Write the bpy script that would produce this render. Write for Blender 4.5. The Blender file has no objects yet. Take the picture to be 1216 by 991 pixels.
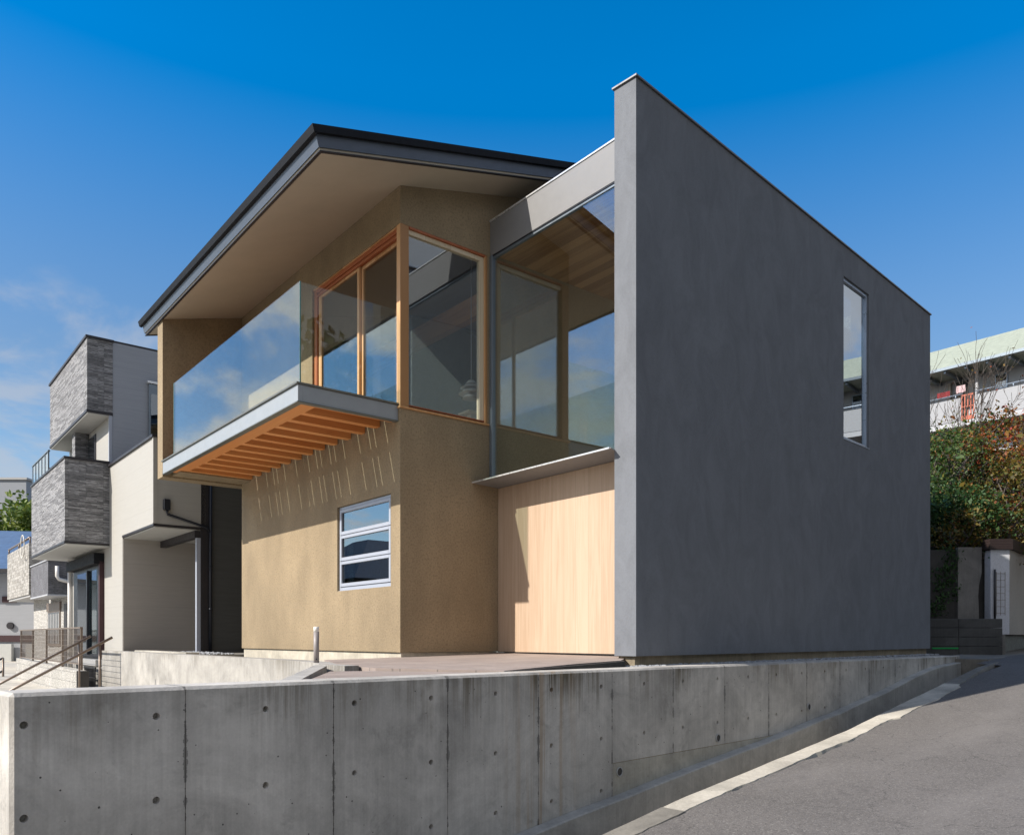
import bpy, bmesh, math, random
from mathutils import Vector, Matrix, noise
R = math.radians
sc = bpy.context.scene
COL = sc.collection
random.seed(7)

# ------------------------------------------------------------------ camera
cam_d = bpy.data.cameras.new("camera")
cam = bpy.data.objects.new("camera", cam_d)
COL.objects.link(cam)
cam.location = (0, 0, 1.6)
cam.rotation_euler = (R(90), 0, 0)
cam_d.sensor_width = 36.0
cam_d.lens = 28.125
cam_d.shift_y = 0.215
cam_d.clip_start = 0.05
cam_d.clip_end = 2000
sc.camera = cam

# house axes: A runs back along the house side, B runs left along its front
EA = Vector((0.775524, 0.631318, 0)); EB = Vector((-0.631318, 0.775524, 0))
HO = Vector((-1.42478, 10.2, 0)); HANG = math.atan2(EA.y, EA.x)
GA = Vector((0.714073, 0.700071, 0)); GN = Vector((-0.700071, 0.714073, 0))
GO = Vector((1.36446, 8.8, 0)); GANG = math.atan2(GA.y, GA.x)
AO = Vector((19.88, 38.0, 0))                       # apartment block
HOUSE = (HO, EA, EB, HANG); PLOT = (GO, GA, GN, GANG); APT = (AO, EA, EB, HANG)
WORLD = (Vector((0, 0, 0)), Vector((1, 0, 0)), Vector((0, 1, 0)), 0.0)

# ------------------------------------------------------------------ light
to_sun = (-EA + EB * 0.24 + Vector((0, 0, 0.777))).normalized()
sun_el = math.asin(to_sun.z)
sun_az = math.atan2(to_sun.x, to_sun.y)             # clockwise from +Y
sd = bpy.data.lights.new("sun", 'SUN'); sd.energy = 4.8; sd.angle = R(0.5); sd.color = (1.0, 0.93, 0.83)
sun = bpy.data.objects.new("sun", sd); COL.objects.link(sun)
sun.rotation_euler = to_sun.to_track_quat('Z', 'Y').to_euler()
sun.location = to_sun * 50

world = bpy.data.worlds.new("World"); sc.world = world; world.use_nodes = True
def build_world():
    nt = world.node_tree; nt.nodes.clear(); N = nt.nodes.new; L = nt.links.new
    out = N('ShaderNodeOutputWorld'); bg = N('ShaderNodeBackground'); bg.inputs['Strength'].default_value = 0.10
    sky = N('ShaderNodeTexSky'); sky.sky_type = 'NISHITA'; sky.sun_disc = False
    sky.sun_elevation = sun_el; sky.sun_rotation = sun_az
    sky.air_density = 1.0; sky.dust_density = 0.6; sky.ozone_density = 2.5; sky.altitude = 100
    hs = N('ShaderNodeHueSaturation'); hs.inputs['Saturation'].default_value = 1.50; hs.inputs['Value'].default_value = 1.30
    hs.inputs['Hue'].default_value = 0.498
    L(sky.outputs[0], hs.inputs['Color'])
    tc = N('ShaderNodeTexCoord'); sep = N('ShaderNodeSeparateXYZ'); L(tc.outputs['Generated'], sep.inputs[0])
    def math_(op, a, b=None, clamp=False):
        m = N('ShaderNodeMath'); m.operation = op; m.use_clamp = clamp
        for i, v in enumerate((a, b)):
            if v is None: continue
            if isinstance(v, (int, float)): m.inputs[i].default_value = v
            else: L(v, m.inputs[i])
        return m.outputs[0]
    zz = math_('ADD', math_('MAXIMUM', sep.outputs['Z'], 0.0), 0.22)
    px = math_('DIVIDE', sep.outputs['X'], zz); py = math_('DIVIDE', sep.outputs['Y'], zz)
    comb = N('ShaderNodeCombineXYZ'); L(px, comb.inputs[0]); L(py, comb.inputs[1])
    n = N('ShaderNodeTexNoise'); n.inputs['Scale'].default_value = 2.3; n.inputs['Detail'].default_value = 9
    n.inputs['Roughness'].default_value = 0.58; n.inputs['Distortion'].default_value = 0.25
    L(comb.outputs[0], n.inputs['Vector'])
    n2 = N('ShaderNodeTexNoise'); n2.inputs['Scale'].default_value = 0.6; n2.inputs['Detail'].default_value = 3
    L(comb.outputs[0], n2.inputs['Vector'])
    def ramp(x, lo, hi):
        m = N('ShaderNodeMapRange'); m.interpolation_type = 'SMOOTHSTEP'
        m.inputs['From Min'].default_value = lo; m.inputs['From Max'].default_value = hi
        L(x, m.inputs['Value']); return m.outputs[0]
    zr = N('ShaderNodeMapRange'); zr.inputs['From Min'].default_value = 0.30; zr.inputs['From Max'].default_value = 0.57
    L(sep.outputs['Z'], zr.inputs['Value'])
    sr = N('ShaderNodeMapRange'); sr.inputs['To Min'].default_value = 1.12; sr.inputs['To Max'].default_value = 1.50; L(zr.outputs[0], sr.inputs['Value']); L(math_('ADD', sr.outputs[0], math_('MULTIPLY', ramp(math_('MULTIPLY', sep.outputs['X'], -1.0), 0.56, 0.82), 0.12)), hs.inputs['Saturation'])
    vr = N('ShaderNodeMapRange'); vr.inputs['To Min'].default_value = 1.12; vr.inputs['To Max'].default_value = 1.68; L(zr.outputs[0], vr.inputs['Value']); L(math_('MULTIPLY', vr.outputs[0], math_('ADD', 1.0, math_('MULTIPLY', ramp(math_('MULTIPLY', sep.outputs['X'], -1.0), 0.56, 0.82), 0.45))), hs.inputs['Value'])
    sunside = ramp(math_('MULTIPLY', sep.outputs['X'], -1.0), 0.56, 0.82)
    left = ramp(math_('MULTIPLY', sep.outputs['X'], -1.0), 0.20, 0.62)
    right = ramp(sep.outputs['X'], 0.56, 0.80)
    left = math_('MULTIPLY', left, math_('SUBTRACT', 1.0, math_('MULTIPLY', sunside, 0.45)))
    low = math_('MAXIMUM', math_('SUBTRACT', 1.0, ramp(sep.outputs['Z'], 0.24, 0.42)), sunside)
    behind = ramp(math_('MULTIPLY', sep.outputs['Y'], -1.0), -0.1, 0.5)
    cover = math_('MAXIMUM', math_('MULTIPLY', left, low), math_('MAXIMUM', math_('MULTIPLY', behind, 1.5), right))
    dens = math_('ADD', 0.52, math_('MULTIPLY', math_('MAXIMUM', math_('MAXIMUM', ramp(math_('MULTIPLY', sep.outputs['X'], -1.0), 0.5, 0.75), right), behind), 0.42))
    nn = math_('ADD', math_('MULTIPLY', n.outputs[0], 0.75), math_('MULTIPLY', n2.outputs[0], 0.25))
    th = math_('ADD', nn, math_('MULTIPLY', cover, 0.155))
    cl = math_('MULTIPLY', ramp(th, 0.565, 0.675), math_('MULTIPLY', ramp(cover, 0.0, 0.35), dens))
    mix = N('ShaderNodeMix'); mix.data_type = 'RGBA'
    L(cl, mix.inputs['Factor']); L(hs.outputs[0], mix.inputs[6])
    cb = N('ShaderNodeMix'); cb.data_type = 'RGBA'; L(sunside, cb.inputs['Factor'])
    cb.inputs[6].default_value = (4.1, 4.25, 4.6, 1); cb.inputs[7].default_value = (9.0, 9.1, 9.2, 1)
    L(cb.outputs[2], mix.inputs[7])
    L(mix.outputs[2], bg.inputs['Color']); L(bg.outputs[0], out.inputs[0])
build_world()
sc.view_settings.view_transform = 'Standard'; sc.view_settings.look = 'None'
sc.view_settings.exposure = 0.42; sc.view_settings.gamma = 1.0; sc.view_settings.use_curve_mapping = False
sc.cycles.max_bounces = 8; sc.cycles.transparent_max_bounces = 16; sc.cycles.glossy_bounces = 4
sc.cycles.caustics_reflective = False; sc.cycles.caustics_refractive = False; sc.cycles.use_denoising = True

# ------------------------------------------------------------------ materials
class NT:
    def __init__(s, name):
        s.m = bpy.data.materials.new(name); s.m.use_nodes = True; s.t = s.m.node_tree
        s.b = s.t.nodes['Principled BSDF']; s.out = s.t.nodes['Material Output']
        s.tc = s.t.nodes.new('ShaderNodeTexCoord'); s.co = s.tc.outputs['Object']
    def N(s, k): return s.t.nodes.new(k)
    def L(s, a, b): s.t.links.new(a, b)
    def mp(s, scale=(1, 1, 1), src=None, loc=(0, 0, 0), rot=(0, 0, 0)):
        n = s.N('ShaderNodeMapping'); n.inputs['Scale'].default_value = scale; n.inputs['Location'].default_value = loc
        n.inputs['Rotation'].default_value = rot
        s.L(src or s.co, n.inputs['Vector']); return n.outputs[0]
    def noise(s, scale=5, detail=4, rough=.5, src=None, dist=0):
        n = s.N('ShaderNodeTexNoise'); n.inputs['Scale'].default_value = scale; n.inputs['Detail'].default_value = detail
        n.inputs['Roughness'].default_value = rough; n.inputs['Distortion'].default_value = dist
        s.L(src or s.co, n.inputs['Vector']); return n.outputs[0]
    def ramp(s, x, *st):
        n = s.N('ShaderNodeValToRGB'); s.L(x, n.inputs[0]); cr = n.color_ramp
        while len(cr.elements) < len(st): cr.elements.new(0.5)
        for e, (p, c) in zip(cr.elements, st):
            e.position = p; e.color = (c if isinstance(c, tuple) else (c, c, c)) + (1,)
        return n.outputs[0]
    def mr(s, x, a, b, c=0, d=1):
        n = s.N('ShaderNodeMapRange'); s.L(x, n.inputs[0])
        for i, v in enumerate((a, b, c, d)): n.inputs[i + 1].default_value = v
        return n.outputs[0]
    def ma(s, op, a, b=None, clamp=False):
        m = s.N('ShaderNodeMath'); m.operation = op; m.use_clamp = clamp
        for i, v in enumerate((a, b)):
            if v is None: continue
            if isinstance(v, (int, float)): m.inputs[i].default_value = v
            else: s.L(v, m.inputs[i])
        return m.outputs[0]
    def mix(s, f, a, b, mode='MIX'):
        n = s.N('ShaderNodeMix'); n.data_type = 'RGBA'; n.blend_type = mode
        for i, v in ((0, f), (6, a), (7, b)):
            if isinstance(v, (int, float)): n.inputs[i].default_value = v
            elif isinstance(v, tuple): n.inputs[i].default_value = v + (1,)
            else: s.L(v, n.inputs[i])
        return n.outputs[2]
    def xyz(s, src=None):
        n = s.N('ShaderNodeSeparateXYZ'); s.L(src or s.co, n.inputs[0]); return n.outputs
    def col(s, v):
        if isinstance(v, tuple): s.b.inputs['Base Color'].default_value = v + (1,)
        else: s.L(v, s.b.inputs['Base Color'])
    def rough(s, v):
        if isinstance(v, (int, float)): s.b.inputs['Roughness'].default_value = v
        else: s.L(v, s.b.inputs['Roughness'])
    def bump(s, h, strength=.5, dist=.01, prev=None):
        n = s.N('ShaderNodeBump'); n.inputs['Strength'].default_value = strength; n.inputs['Distance'].default_value = dist
        s.L(h, n.inputs['Height'])
        if prev: s.L(prev, n.inputs['Normal'])
        s.L(n.outputs[0], s.b.inputs['Normal']); return n.outputs[0]

M = {}
def stucco(name, c, var=.12, grain=90, bump=.5, trowel=False):
    t = NT(name)
    big = t.noise(1.3, 5, .6, t.mp((1, 1, .6))); fine = t.noise(grain, 3, .7)
    f = t.ma('ADD', t.ma('MULTIPLY', big, .6), t.ma('MULTIPLY', fine, .4))
    lo = tuple(x * (1 - var * 1.6) for x in c); hi = tuple(min(1, x * (1 + var * 1.6)) for x in c)
    cc = t.ramp(f, (.36, lo), (.64, hi))
    sp = t.noise(grain * .62, 3, .8); mo = t.noise(8, 5, .7)
    cc = t.mix(t.mr(sp, .50, .62, 0, .6 if grain == 55 else .35), cc, tuple(x * .62 for x in c))
    cc = t.mix(t.mr(mo, .50, .70, 0, .28), cc, tuple(x * .78 for x in c))
    if trowel:
        tr = t.noise(1.6, 7, .7, t.mp((1.5, 1.5, .8)), 1.2)
        cc = t.mix(.55, cc, t.ramp(tr, (.35, tuple(x * .82 for x in c)), (.62, tuple(min(1, x * 1.16) for x in c))))
    t.col(cc); t.rough(.92)
    p = t.bump(fine, bump, .004)
    t.bump(t.noise(7, 3, .5), .25, .012, p)
    M[name] = t.m
stucco('tan_stucco', (.298, .230, .145), .15, 55, 1.0)
stucco('grey_stucco', (.168, .180, .203), .06, 60, .5, True)
stucco('white_rough', (.62, .63, .68), .06, 40, .9)
stucco('beige_wall', (.40, .37, .33), .05, 50, .3)

def plain(name, c, rough=.5, metal=0.0, var=.06, scale=6, spec=.5, bump=0):
    t = NT(name); n = t.noise(scale, 5, .6)
    t.col(t.ramp(n, (.3, tuple(x * (1 - var) for x in c)), (.7, tuple(min(1, x * (1 + var)) for x in c))))
    t.rough(t.mr(t.noise(scale * 2.3, 4, .6), .3, .7, max(0, rough - .08), min(1, rough + .08)))
    t.b.inputs['Metallic'].default_value = metal
    t.b.inputs['Specular IOR Level'].default_value = spec
    if bump: t.bump(t.noise(scale * 6, 3), bump, .003)
    M[name] = t.m
plain('dark_roof_metal', (.012, .015, .021), .4, .2, .15)
plain('gutter_black', (.007, .008, .011), .65, 0, .1, 6, .2)
plain('fascia_metal', (.080, .097, .128), .45, .2, .05)
plain('steel_grey', (.31, .335, .36), .45, .1, .04)
plain('beam_steel', (.225, .225, .23), .5, .0, .03)
plain('trim_steel', (.20, .24, .28), .4, .5, .05)
plain('lip_metal', (.16, .165, .15), .45, .4, .08)
plain('cap_metal', (.72, .73, .74), .3, .5, .03)
plain('coping_metal', (.17, .17, .17), .35, .5, .05)
plain('white_alu', (.36, .39, .46), .38, .05, .03)
plain('silver_alu', (.42, .50, .62), .32, .5, .03)
plain('soffit_board', (.45, .395, .31), .75, 0, .04, 2)
plain('black_metal', (.014, .017, .026), .4, .3, .2)
plain('dark_trim', (.022, .020, .024), .5, 0, .1)
plain('white_plastic', (.72, .70, .68), .4, 0, .03)
plain('brown_rail', (.20, .155, .125), .35, .3, .08)
plain('bollard_metal', (.27, .245, .245), .5, .1, .05)
plain('white_soffit', (.52, .52, .50), .7, 0, .03)
plain('inner_plaster', (.34, .27, .20), .8, 0, .03)
plain('hall_white', (.74, .70, .64), .7, 0, .03)
plain('inner_floor', (.22, .14, .08), .5, 0, .1)
plain('dark_soil', (.045, .035, .024), .95, 0, .4, 9, .2, .8)
plain('orange_paint', (.42, .10, .05), .5, 0, .1)
plain('red_cloth', (.20, .025, .03), .9, 0, .2)
plain('pink_cloth', (.60, .45, .48), .9, 0, .08)
plain('green_line', (.0, .30, .06), .6, 0, .1)
plain('brown_tile', (.03, .018, .017), .6, 0, .2, 30)
plain('white_paint', (.42, .43, .46), .6, 0, .04)
plain('grey_paint', (.40, .40, .40), .6, 0, .04)
plain('gate_dark', (.03, .03, .033), .5, 0, .1)
plain('curtain', (.55, .60, .58), .9, 0, .1, 12)
plain('maroon', (.045, .015, .018), .6, 0, .1)
plain('rope', (.62, .60, .55), .6)
plain('bark', (.10, .085, .075), .95, 0, .35, 14, .2, .9)

def wood(name, c1, c2, plank=.11, axis=2, across=1, rough=.5, grain=1.0):
    # planks run along `axis`, laid side by side across `across`
    t = NT(name); o = t.xyz()
    idx = t.ma('FLOOR', t.ma('DIVIDE', o[across], plank))
    wn = t.N('ShaderNodeTexWhiteNoise'); wn.noise_dimensions = '1D'; t.L(idx, wn.inputs['W'])
    off = t.N('ShaderNodeCombineXYZ')
    t.L(t.ma('MULTIPLY', wn.outputs[0], 37), off.inputs[axis])
    va = t.N('ShaderNodeVectorMath'); va.operation = 'ADD'; t.L(t.co, va.inputs[0]); t.L(off.outputs[0], va.inputs[1])
    s = [15, 15, 15]; s[axis] = .7
    g = t.noise(1.0, 6, .62, t.mp(tuple(s), va.outputs[0]), 1.2)
    s2 = [85, 85, 85]; s2[axis] = 1.6
    g2 = t.noise(1.0, 3, .6, t.mp(tuple(s2), va.outputs[0]))
    f = t.ma('ADD', t.ma('MULTIPLY', g, .82), t.ma('MULTIPLY', g2, .18))
    f = t.ma('ADD', f, t.ma('MULTIPLY', t.ma('SUBTRACT', wn.outputs[0], .5), .28 * grain))
    c = t.ramp(f, (.34, c1), (.64, c2))
    s3 = [9, 9, 9]; s3[axis] = 2.2
    kn = t.noise(1.0, 2, .5, t.mp(tuple(s3), va.outputs[0]))
    c = t.mix(t.mr(kn, .76, .83, 0, .55), c, tuple(x * .45 for x in c1))
    fr = t.ma('FRACT', t.ma('DIVIDE', o[across], plank))
    edge = t.ma('LESS_THAN', t.ma('ABSOLUTE', t.ma('SUBTRACT', fr, .5)), .4925)
    c = t.mix(edge, tuple(x * .78 for x in c1), c)
    t.col(c); t.rough(rough); t.bump(f, .15, .002)
    M[name] = t.m
wood('wood_door', (.455, .325, .225), (.55, .415, .305), .224, 2, 1, .6, .9)
wood('wood_post', (.52, .27, .11), (.70, .42, .22), .4, 2, 1, .5)
wood('wood_red', (.30, .085, .032), (.42, .13, .05), .5, 1, 2, .5)
wood('wood_red_v', (.34, .10, .035), (.50, .19, .08), .5, 2, 1, .5)
wood('wood_joist', (.74, .29, .085), (.85, .38, .13), .5, 0, 1, .5)
wood('wood_rim', (.74, .29, .085), (.85, .38, .13), .5, 1, 0, .5)
wood('wood_deck', (.19, .035, .013), (.27, .06, .022), .147, 0, 1, .6)
wood('wood_ceiling', (.30, .125, .045), (.58, .30, .13), .16, 1, 0, .45, 1.6)
wood('wood_pale', (.60, .50, .34), (.70, .60, .44), .4, 2, 0, .5)

def concrete(name, c, seam=None, streak=.5, board=False, pits=.5, dirt=.5, ztop=1.3, zspan=.5, rust=False, sx=None):
    t = NT(name); o = t.xyz()
    big = t.noise(1.1, 6, .6); med = t.noise(6, 5, .65); fine = t.noise(60, 3, .6)
    f = t.ma('ADD', t.ma('MULTIPLY', big, .5), t.ma('ADD', t.ma('MULTIPLY', med, .3), t.ma('MULTIPLY', fine, .2)))
    cc = t.ramp(f, (.33, tuple(x * .76 for x in c)), (.66, tuple(x * 1.18 for x in c)))
    # faint vertical form-board marks
    vs = t.noise(1.0, 4, .6, t.mp((34, 34, 1.2)))
    cc = t.mix(.24, cc, t.mix(1.0, cc, t.ramp(vs, (.3, .60), (.7, 1.25)), 'MULTIPLY'))
    clo = t.noise(.9, 8, .68, t.mp((1, 1, 1.3), loc=(2, 8, 4)), 1.0)
    cc = t.mix(.75, cc, t.mix(1.0, cc, t.ramp(clo, (.32, .62), (.66, 1.30)), 'MULTIPLY'))
    # rain streaks starting at the coping and running down
    st = t.noise(1.0, 5, .7, t.mp((22, 22, .55)))
    area = t.noise(1.0, 3, .5, t.mp((1.6, 1.6, .4), loc=(3.1, 1.7, 0)))
    hgt = t.mr(o[2], ztop - zspan, ztop, 0, 1)
    sf = t.ma('MULTIPLY', t.mr(t.ma('ADD', st, t.ma('MULTIPLY', hgt, .20)), .56, .74), t.mr(area, .42, .64))
    gn = t.N('ShaderNodeNewGeometry'); nz = t.xyz(gn.outputs['True Normal'])[2]
    sf = t.ma('MULTIPLY', sf, t.ma('MULTIPLY', t.ma('POWER', t.ma('MAXIMUM', hgt, .001), .8), streak), True)
    sf = t.ma('MULTIPLY', sf, t.mr(nz, .3, .9, 1, .12))
    cc = t.mix(sf, cc, tuple(x * .25 for x in (c[0] * 1.12, c[1] * .98, c[2] * .72)))
    # mould blooms
    bl = t.noise(2.3, 8, .72, None, .6)
    cc = t.mix(t.mr(bl, .56, .70, 0, dirt), cc, tuple(x * .45 for x in c))
    # pale efflorescence
    ef = t.noise(1.7, 6, .7, t.mp((1, 1, .6), loc=(7, 3, 1)))
    cc = t.mix(t.mr(ef, .54, .68, 0, .55), cc, tuple(min(1, x * 1.38) for x in c))
    # blow holes
    vo = t.N('ShaderNodeTexVoronoi'); vo.inputs['Scale'].default_value = 17; t.L(t.co, vo.inputs['Vector'])
    wn = t.N('ShaderNodeTexWhiteNoise'); t.L(vo.outputs['Color'], wn.inputs['Vector'])
    rad = t.mr(wn.outputs[0], .45, 1.0, 0, .12)
    hole = t.ma('LESS_THAN', vo.outputs['Distance'], rad)
    cc = t.mix(t.ma('MULTIPLY', hole, pits), cc, tuple(x * .16 for x in c))
    if seam:
        s0, sp = seam
        d = t.ma('ABSOLUTE', t.ma('SUBTRACT', t.ma('FRACT', t.ma('ADD', t.ma('DIVIDE', t.ma('SUBTRACT', o[0], s0), sp), .5)), .5))
        d = t.ma('MULTIPLY', d, sp)
        wob = t.noise(1.0, 6, .7, t.mp((3, 3, 7), loc=(1, 5, 2)))
        w = t.mr(wob, .45, .75, .0, .030)
        sm = t.ma('LESS_THAN', d, w)
        cc = t.mix(t.ma('MULTIPLY', sm, .72), cc, tuple(x * .24 for x in c))
        halo = t.mr(t.ma('SUBTRACT', d, w), 0, .12, .22, 0)
        cc = t.mix(t.ma('MAXIMUM', halo, 0), cc, tuple(x * .45 for x in c))
    if rust:
        rx = t.noise(1.0, 3, .6, t.mp((15, 15, .22), loc=(4.4, 2, 0)))
        ra = t.mr(o[0], -2.6, -1.9, 0, 1); rb = t.mr(o[0], -1.5, -2.0, 0, 1)
        rm = t.ma('MULTIPLY', t.ma('MULTIPLY', t.mr(rx, .53, .60), t.ma('MULTIPLY', ra, rb)), .6)
        cc = t.mix(rm, cc, (.34, .22, .11))
    t.col(cc); t.rough(.86)
    h = t.ma('SUBTRACT', t.ma('ADD', t.ma('MULTIPLY', fine, .4), t.ma('MULTIPLY', med, .6)), t.ma('MULTIPLY', hole, .8))
    t.bump(h, .7, .008)
    M[name] = t.m
concrete('concrete_wall', (.49, .465, .43), seam=(-5.17, 1.024), streak=1.15, dirt=.6, ztop=1.31, zspan=.55, rust=True, pits=.95)
concrete('concrete_footing', (.42, .395, .34), streak=.2, ztop=.4, zspan=.3, dirt=.35)
concrete('concrete_ledge', (.42, .40, .365), streak=.5, ztop=1, zspan=.6, dirt=.3)
concrete('concrete_pale', (.37, .355, .33), streak=.6, ztop=1.32, zspan=.35, dirt=.14, pits=.4)
concrete('concrete_plinth', (.50, .46, .38), streak=.2, ztop=1.4, zspan=.1, dirt=.15, pits=.3)
concrete('brown_plinth', (.30, .25, .175), streak=.6, ztop=1.4, zspan=.15, dirt=.5)
concrete('concrete_dark', (.055, .052, .05), streak=.7, ztop=3.3, zspan=1.5, dirt=.5)
concrete('concrete_block', (.07, .07, .07), streak=.6, ztop=2, zspan=.6, dirt=.5)
concrete('curb_mortar', (.50, .465, .40), streak=0, dirt=.22, pits=.6)
concrete('curb_rough', (.22, .205, .18), streak=0, dirt=.4, pits=.9)
concrete('mortar_patch', (.20, .19, .18), streak=.3, ztop=3.4, zspan=1, dirt=.3)

def asphalt():
    t = NT('asphalt'); big = t.noise(.55, 6, .65); fine = t.noise(140, 2, .8); mid = t.noise(28, 4, .7)
    c = t.ramp(t.ma('ADD', t.ma('MULTIPLY', big, .5), t.ma('MULTIPLY', mid, .5)), (.34, (.112, .103, .097)), (.64, (.170, .157, .149)))
    vo = t.N('ShaderNodeTexVoronoi'); vo.inputs['Scale'].default_value = 105; t.L(t.co, vo.inputs['Vector'])
    sp = t.N('ShaderNodeSeparateColor'); t.L(vo.outputs['Color'], sp.inputs[0])
    c = t.mix(t.mr(sp.outputs[0], .80, .97, 0, .5), c, (.30, .285, .265))
    c = t.mix(t.mr(sp.outputs[1], .78, .95, 0, .5), c, (.035, .034, .036))
    c = t.mix(t.mr(fine, .55, .75, 0, .4), c, (.05, .048, .05))
    blot = t.noise(1.6, 7, .75, None, .5); c = t.mix(t.mr(blot, .56, .70, 0, .45), c, (.075, .07, .07))
    lt = t.noise(.35, 5, .6, t.mp((1, 3, 1))); c = t.mix(t.mr(lt, .5, .7, 0, .35), c, (.22, .205, .195))
    # hairline cracks
    v2 = t.N('ShaderNodeTexVoronoi'); v2.feature = 'DISTANCE_TO_EDGE'; v2.inputs['Scale'].default_value = .55
    nn = t.N('ShaderNodeTexNoise'); nn.inputs['Scale'].default_value = 3; nn.inputs['Detail'].default_value = 6; t.L(t.co, nn.inputs[0])
    vm = t.N('ShaderNodeVectorMath'); vm.operation = 'MULTIPLY_ADD'; t.L(nn.outputs[1], vm.inputs[0]); vm.inputs[1].default_value = (.5, .5, .5); t.L(t.co, vm.inputs[2])
    t.L(vm.outputs[0], v2.inputs['Vector'])
    cr = t.ma('LESS_THAN', v2.outputs[0], .0022); c = t.mix(t.ma('MULTIPLY', cr, .45), c, (.03, .028, .028))
    t.col(c); t.rough(.88)
    p = t.bump(vo.outputs['Distance'], .5, .004); t.bump(big, .3, .05, p)
    M['asphalt'] = t.m
asphalt()

def terrace_tile():
    t = NT('terrace_tile'); br = t.N('ShaderNodeTexBrick'); t.L(t.co, br.inputs['Vector'])
    br.inputs['Color1'].default_value = (.335, .275, .245, 1); br.inputs['Color2'].default_value = (.285, .232, .208, 1)
    br.inputs['Mortar'].default_value = (.20, .17, .155, 1); br.inputs['Scale'].default_value = 1
    br.inputs['Brick Width'].default_value = .6; br.inputs['Row Height'].default_value = .3; br.inputs['Mortar Size'].default_value = .006
    n = t.noise(3, 6, .7); c = t.mix(.6, br.outputs[0], t.mix(1.0, br.outputs[0], t.ramp(n, (.3, .8), (.7, 1.25)), 'MULTIPLY'))
    t.col(c); t.rough(.8); t.bump(t.noise(50, 3), .3, .003); M['terrace_tile'] = t.m
terrace_tile()

def siding(name, c, pitch=.045, amp=.35):
    t = NT(name); o = t.xyz()
    w = t.noise(1.0, 4, .6, t.mp((1.5, 1.5, 1 / pitch)), .4)
    s2 = t.noise(1.0, 5, .6, t.mp((5, 5, 60)))
    f = t.ma('ADD', t.ma('MULTIPLY', w, .6), t.ma('MULTIPLY', s2, .4))
    cc = t.ramp(f, (.38, tuple(x * (1 - amp * .5) for x in c)), (.60, tuple(min(1, x * (1 + amp * .2)) for x in c)))
    row = t.ma('FRACT', t.ma('DIVIDE', o[2], .455))
    cc = t.mix(t.ma('MULTIPLY', t.ma('LESS_THAN', row, .014), .35), cc, tuple(x * .6 for x in c))
    t.col(cc); t.rough(.75); t.bump(f, .35, .008); M[name] = t.m
siding('siding_cream', (.385, .375, .35), .03, .07)
siding('siding_bluegrey', (.30, .32, .36), .03, .10)
siding('siding_dark', (.075, .077, .075), .05, .25)
siding('siding_recess', (.42, .385, .35), .03, .10)
siding('siding_white', (.35, .36, .385), .06, .08)

def stone(name, c1, c2, row=.035, ln=.35, size=.002):
    t = NT(name)
    rot = t.N('ShaderNodeCombineXYZ'); o = t.xyz(); t.L(t.ma('ADD', o[0], o[1]), rot.inputs[0]); t.L(o[2], rot.inputs[1])
    br = t.N('ShaderNodeTexBrick'); t.L(rot.outputs[0], br.inputs['Vector']); br.offset = .37; br.offset_frequency = 3
    br.inputs['Scale'].default_value = 1; br.inputs['Brick Width'].default_value = ln; br.inputs['Row Height'].default_value = row
    br.inputs['Mortar Size'].default_value = size; br.inputs['Bias'].default_value = 0
    br.inputs['Color1'].default_value = c1 + (1,); br.inputs['Color2'].default_value = c2 + (1,)
    br.inputs['Mortar'].default_value = tuple(x * .35 for x in c1) + (1,)
    n = t.noise(1.0, 5, .7, t.mp((9, 9, 45)))
    cc = t.mix(.85, br.outputs[0], t.mix(1.0, br.outputs[0], t.ramp(n, (.32, .35), (.68, 1.7)), 'MULTIPLY'))
    t.col(cc); t.rough(.85)
    p = t.bump(n, .9, .02); t.bump(br.outputs[0], .6, .02, p); M[name] = t.m
stone('stone_grey', (.12, .12, .127), (.31, .31, .32))
stone('stone_light', (.24, .225, .20), (.46, .44, .41), .12, .2, .004)
stone('stone_charcoal', (.11, .11, .12), (.15, .15, .165), .2, .25, .001)
stone('block_wall', (.36, .35, .325), (.43, .415, .39), .2, .4, .004)
stone('louvre_siding', (.50, .48, .45), (.56, .54, .51), .05, 3.0, .010)

def roof_tile(name, c, pitch=.28, axis=2, rough=.4):
    t = NT(name); o = t.xyz(); fr = t.ma('FRACT', t.ma('DIVIDE', o[axis], pitch))
    cc = t.mix(t.mr(fr, 0, .15, .7, 0), c, tuple(x * .35 for x in c))
    n = t.noise(4, 4); cc = t.mix(.4, cc, t.mix(1.0, cc, t.ramp(n, (.3, .7), (.7, 1.3)), 'MULTIPLY'))
    t.col(cc); t.rough(rough); t.bump(fr, .4, .03); M[name] = t.m
roof_tile('blue_tile', (.09, .14, .235), .11)
roof_tile('green_roof', (.345, .375, .30), .085, 2, .6)

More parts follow.
